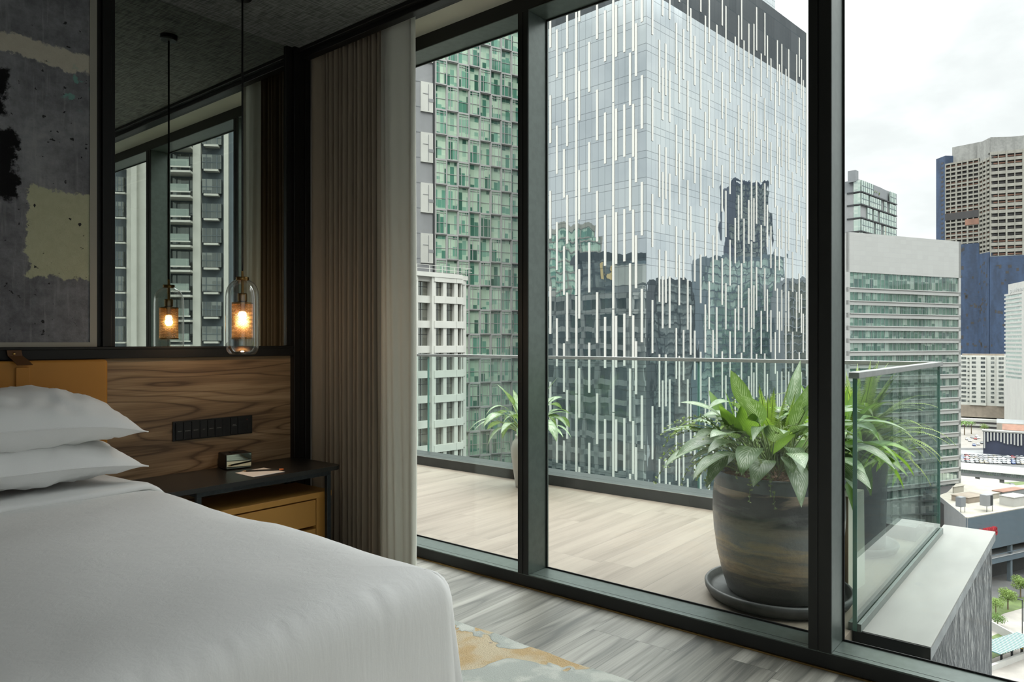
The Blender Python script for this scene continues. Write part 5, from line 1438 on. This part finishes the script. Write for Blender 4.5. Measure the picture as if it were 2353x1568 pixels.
b = MB(M); b.box(-6, 60, -9, -8, 0, .8); b.box(-6, 60, -14, -13.2, 0, .5); b.build('retaining_wall', MT['roof_cream'], loc=p0+Vector((0, 0, 0)), label='pale channel walls at the very bottom right corner', cat='wall')
patch('channel', [(2270, 1568), (2420, 1505), (2500, 1640), (2270, 1800)], 'mid_grey', .03)
p0, p1 = onz(2276, 1448, GZ), onz(2360, 1495, GZ); d = p1-p0; M = frame(p0, math.atan2(d.y, d.x))
MB(M).box(0, d.length, 0, .4, 0, 2.0).build('ramp_wall', MT['warm_white'], loc=p0, label='slanting white ramp wall crossing the plaza behind the shelter', cat='wall')
# shelter
p0 = onz(2280, 1535, GZ); p1 = onz(2380, 1503, GZ); d = p1-p0; M = frame(p0, math.atan2(d.y, d.x)); L = d.length
sh_ = empty('bus_shelter', p0, math.atan2(d.y, d.x), 'bus shelter with a striped teal and white roof on the plaza', 'shelter')
b = MB(M); n = 18
for i in range(n): b.box(L*i/n, L*(i+.55)/n, -1.5, 3.6, 3.2, 3.35, 0); b.box(L*(i+.55)/n, L*(i+1)/n, -1.5, 3.6, 3.2, 3.3, 1)
pbr('teal_roof', (.07, .14, .135), .4)
b.build('shelter_roof', [MT['teal_roof'], MT['pale_panel']], sh_)
for f_ in (.06, .30, .54, .78): MB(M).box(L*f_, L*f_+.35, .8, 1.1, 0, 3.2).build('post', MT['dark_louvre'], sh_)
p0 = onz(2349, 1466, GZ); e = empty('street_lamp', p0, 0, 'slim dark lamp post with a pale banner rising behind the shelter roof', 'street lamp')
MB().tube([p0, p0+Vector((0, 0, 8.5))], .09, 8).build('pole', MT['dark_louvre'], e); 
b = MB(); b.box(p0.x-.3, p0.x+.3, p0.y-.1, p0.y+.9, p0.z+8.4, p0.z+8.55); b.build('lamp_head', MT['dark_louvre'], e)
b = MB(frame(p0, frontal(2343))); b.box(.2, 1.9, 0, .1, 3.6, 8.0); b.build('banner', MT['pale_grey'], e)
p0 = onz(2345, 1507, GZ); e = empty('round_sign', p0, 0, 'small purple and orange roundel sign beside the shelter post', 'sign')
MB().tube([p0, p0+Vector((0, 0, 2.0))], .05, 6).build('post', MT['dark_louvre'], e)
pbr('purple', (.12, .05, .30), .5)
b = MB(frame(p0+Vector((0, 0, 2.3)), frontal(2345)) @ Matrix.Rotation(PI/2, 4, 'X')); b.lathe((0, 0, 0), [(.0001, .05), (.42, .05), (.42, -.05), (.0001, -.05)], 20); b.build('disc', MT['purple'], e)
b = MB(frame(p0+Vector((0, 0, 1.6)), frontal(2345))); b.box(-.4, .4, -.05, .05, -.15, .2); b.build('name_board', MT['paint_yellow'], e)
# ---- cars
def car_mesh(color):
    b = MB()
    def loft(prof, ws, mi):
        rows = [[(x, s_*wd, z) for x, z, wd in prof] for s_ in (-1, 1)]
        b.grid(rows, mi); b.add(rows[0], [tuple(range(len(prof)))], mi); b.add(rows[1], [tuple(range(len(prof)))[::-1]], mi)
    loft([(-2.15, .35, .86), (-2.2, .75, .86), (-2.0, .95, .84), (-1.2, 1.0, .86), (1.0, .95, .86), (1.9, .80, .82), (2.15, .65, .8), (2.2, .35, .8), (-2.15, .35, .86)], 0, 0)
    loft([(-1.75, .95, .80), (-1.15, 1.36, .66), (-.6, 1.43, .64), (.25, 1.40, .64), (.95, .96, .78), (-1.75, .95, .80)], 0, 1)
    b.box(-1.05, .15, -.6, .6, 1.38, 1.45, 0)
    for x in (-1.35, 1.35):
        for s_ in (-1, 1):
            b.M = Matrix.Translation((x, s_*.80, .32)) @ Matrix.Rotation(PI/2, 4, 'X'); b.lathe((0, 0, 0), [(.0001, .1), (.32, .1), (.32, -.1), (.0001, -.1)], 10, 2)
    b.M = Matrix()
    return b.mesh('car', [MT['paint_'+color], MT['car_glass'], MT['tyre']])
CM = {}
rnd = random.Random(21)
def park(px, py, rz, where, grp, color=None):
    c_ = color or rnd.choice(['white']*5+['silver']*4+['black', 'grey', 'grey', 'red', 'blue', 'beige'])
    if c_ not in CM: CM[c_] = car_mesh(c_)
    p = onz(px, py, GZ); o = D.objects.new('car', CM[c_]); COL.objects.link(o); o.location = (p.x, p.y, GZ+.08); o.rotation_euler = (0, 0, rz)
    tag(o, '%s car parked %s' % (c_, where), 'car', '%s cars %s' % (c_, grp))
fr_ = frontal(2280)
for py, nm in ((1049.5, 'in the far row'), (1054, 'in the second row'), (1058.5, 'in the third row'), (1063, 'in the nearest row')):
    px = 2209
    while px < 2352:
        park(px+rnd.uniform(-1, 1), py+(px-2209)*.03, fr_+PI/2+.5+rnd.uniform(-.08, .08), nm+' of the car park beyond the footbridge', nm+' of the car park'); px += 10.5
for px in range(2296, 2356, 15): park(px, 1101-(px-2296)*.04, fr_+PI/2+.3, 'on the street just below the footbridge', 'on the street below the footbridge')
for px in range(2268, 2325, 14): park(px, 1124-(px-2268)*.1, fr_+PI/2+.3, 'along the green verge before the mall roof', 'along the green verge')
for px in range(2208, 2242, 13): park(px, 1128+(px-2207)*.05, fr_+PI/2+.3, 'beside the foot of the banded office block', 'beside the office block', 'white')
for px, py in ((2234, 1007), (2241, 1010), (2248, 1008), (2222, 1011), (2238, 1025), (2247, 1023), (2256, 1020), (2244, 1004), (2228, 1015)): park(px, py, fr_+PI/2+.1, 'on the side street left of the navy hall', 'on the side street')
park(2340, 1090, fr_, 'on the street under the footbridge at the right', 'yellow taxi', 'yellow')
# ---- buildings on our own side: seen in the bedroom mirror and in the tower glass
def mpt(px, d):  # point whose image in the bedroom mirror stands at pixel px, depth d
    p = at(px, 786, d); return Vector((p.x, 2*Y0-p.y, 0))
def mz(py, d): return EYE-(py-HY)*d/F
d_ = 92
A1, A2 = mpt(537, d_), mpt(255, d_-2); th = math.atan2(A2.y-A1.y, A2.x-A1.x); M = frame((A1.x, A1.y, GZ), th)
rb2 = empty('residential_tower', (A1.x, A1.y, GZ), th, 'cream and slate balcony tower seen only in the bedroom mirror', 'building')
def mx_(px):   # local x of a mirror pixel column
    r = ray(px); r = (r[0], -r[1]); o_ = (0, 2*Y0); c, s = math.cos(th), math.sin(th)
    ax, ay = A1.x-o_[0], A1.y-o_[1]
    return (ax*r[1]-ay*r[0])/(r[0]*s-r[1]*c)
ZT, pit = 40-GZ, 56*92/F
X = {k: mx_(k) for k in (530, 525, 515, 510, 466, 463, 445, 385, 378, 330, 318, 305, 290, 263, 245)}
b = MB(M); b.box(X[530]-12, X[245]+14, 1.2, 18, 0, ZT, 0); b.box(X[525], X[515], -.2, 1.2, 0, ZT, 1); b.box(X[463], X[445], -.4, 1.2, 0, ZT, 1)
b.box(X[530]-12, X[525], .3, 1.2, 0, ZT, 0); b.box(X[515], X[463], .3, 1.2, 0, ZT, 0); b.box(X[385], X[330]+1.5, 0, 1.2, 0, ZT, 1); b.box(X[318], X[305], -.6, 1.2, 0, ZT, 1); b.box(X[330]+1.5, X[318], .2, 1.2, 0, ZT, 0); b.box(X[305], X[290], .1, 1.2, 0, ZT, 1)
b.build('tower_walls', [MT['blue_grey'], MT['white_wall']], rb2)
rcb, rcw = [], []
zz = (mz(290, d_)-GZ) % pit; sl = MB(M); rail_ = MB(M)
while zz < ZT-3:
    rcw.append((X[510], X[466], zz+.6, zz+pit-.7, -.35)); rcw.append((X[290]+.3, X[263]-.2, zz+.6, zz+pit-.7, -.1)); rcw.append((X[263]+1.5, X[245]+6, zz+.6, zz+pit-.7, -.1))
    rcb.append((X[445]+.2, X[385]-.2, zz+.5, zz+pit-.4, 1.0))
    sl.box(X[445], X[385], -1.4, 1.2, zz-.16, zz+.10); sl.box(X[445], X[385], -1.4, -1.3, zz+.45, zz+.62)
    sl.box(X[510]+.3, X[466]-.3, -.75, .3, zz+.25, zz+.5); sl.box(X[290], X[263], -.4, .3, zz+.25, zz+.45)
    zz += pit
sl.build('balcony_slabs', MT['white_wall'], rb2)
def mb2(b, r):
    x0, x1, z0, z1, y = r; b.box(x0, x1, y-.06, y, z0+.8, z0+.88, 1)
    for f_ in (.22, .78): b.box(x0+(x1-x0)*f_-.05, x0+(x1-x0)*f_+.05, y-.06, y, z0, z1, 1)
order = sorted(rcw, key=lambda r: abs((r[2]+GZ)-12))
rects_to_windows(rb2, M, rcb+order, [MT['dark_window'], MT['blue_grey']], mb2, thick=.6)
rr = [q for q in rcb if -4 < q[2]+GZ < 30]
for q in rr: MB(M).box(q[0], q[1], -1.35, -1.30, q[2]+.1, q[2]+1.0).build('balcony_glass', MT['balcony_glass'], rb2)
def behind(name, px0, px1, dv, py, A, th_, mat, lab, dep=18, wall='mid_grey', extra=None):
    """block whose image in a tower face spans px0..px1 at depth dv with its top at py"""
    a, c = mirrored(at(px0, 786, dv), A, th_), mirrored(at(px1, 786, dv), A, th_)
    if (Vector((c.x-a.x, c.y-a.y))).length < 1: return
    t2 = math.atan2(a.y-c.y, a.x-c.x); L2 = math.hypot(a.x-c.x, a.y-c.y); M2 = frame((c.x, c.y, GZ), t2); e = empty(name, (c.x, c.y, GZ), t2, lab, 'building')
    z1 = EYE-(py-HY)*dv/F-GZ
    MB(M2).box(0, L2, .3, dep, 0, z1).build('block_body', MT[wall], e)
    g = MB(M2); g.box(.6, L2-.6, 0, .3, 2, z1-1.5); g.build('window_wall', MT[mat], e)
    b = MB(M2); k = z1-1.5
    while k > 3: b.box(0, L2, -.3, 0, k-.5, k); k -= 3.6
    for i in range(int(L2/6)+1): b.box(i*6, i*6+.5, -.25, 0, 0, z1)
    b.build('facade_bands', MT[wall], e)
    return e, M2, L2, z1
TA = (TC.x, TC.y)
behind('office_building', 1680, 1766, 420, 415, TA, TH, 'dark_window', 'dark blue tower seen only as a reflection in the glass tower', wall='navy_cladding')
behind('office_building', 1618, 1800, 330, 588, TA, TH, 'ribbon_window', 'teal block seen only reflected low in the right face of the glass tower', wall='blue_grey')
behind('office_building', 1500, 1596, 260, 642, TA, TH, 'dark_window', 'dark block seen only reflected beside the corner of the glass tower', wall='dark_louvre')
behind('office_building', 1806, 1990, 300, 640, TA, TH, 'taupe_window', 'grey block seen only reflected at the far right of the glass tower', wall='mid_grey')
behind('office_building', 1262, 1376, 260, 520, TA, TH+PI/2, 'green_window', 'cream block seen only reflected in the left face of the glass tower', wall='roof_cream')
r_ = behind('sign_building', 1330, 1486, 170, 578, TA, TH+PI/2, 'dark_window', 'dark building with gold roof letters seen only reflected in the glass tower', wall='dark_louvre')
if r_:
    e, M2, L2, z1 = r_
    text('MBI', 5.2, .15, MT['gold_letter'], M2 @ Matrix.Translation((L2*.42, -.5, z1-5.0)) @ Matrix.Rotation(PI/2, 4, 'X'), 'sign_lettering', e, bold=.1)
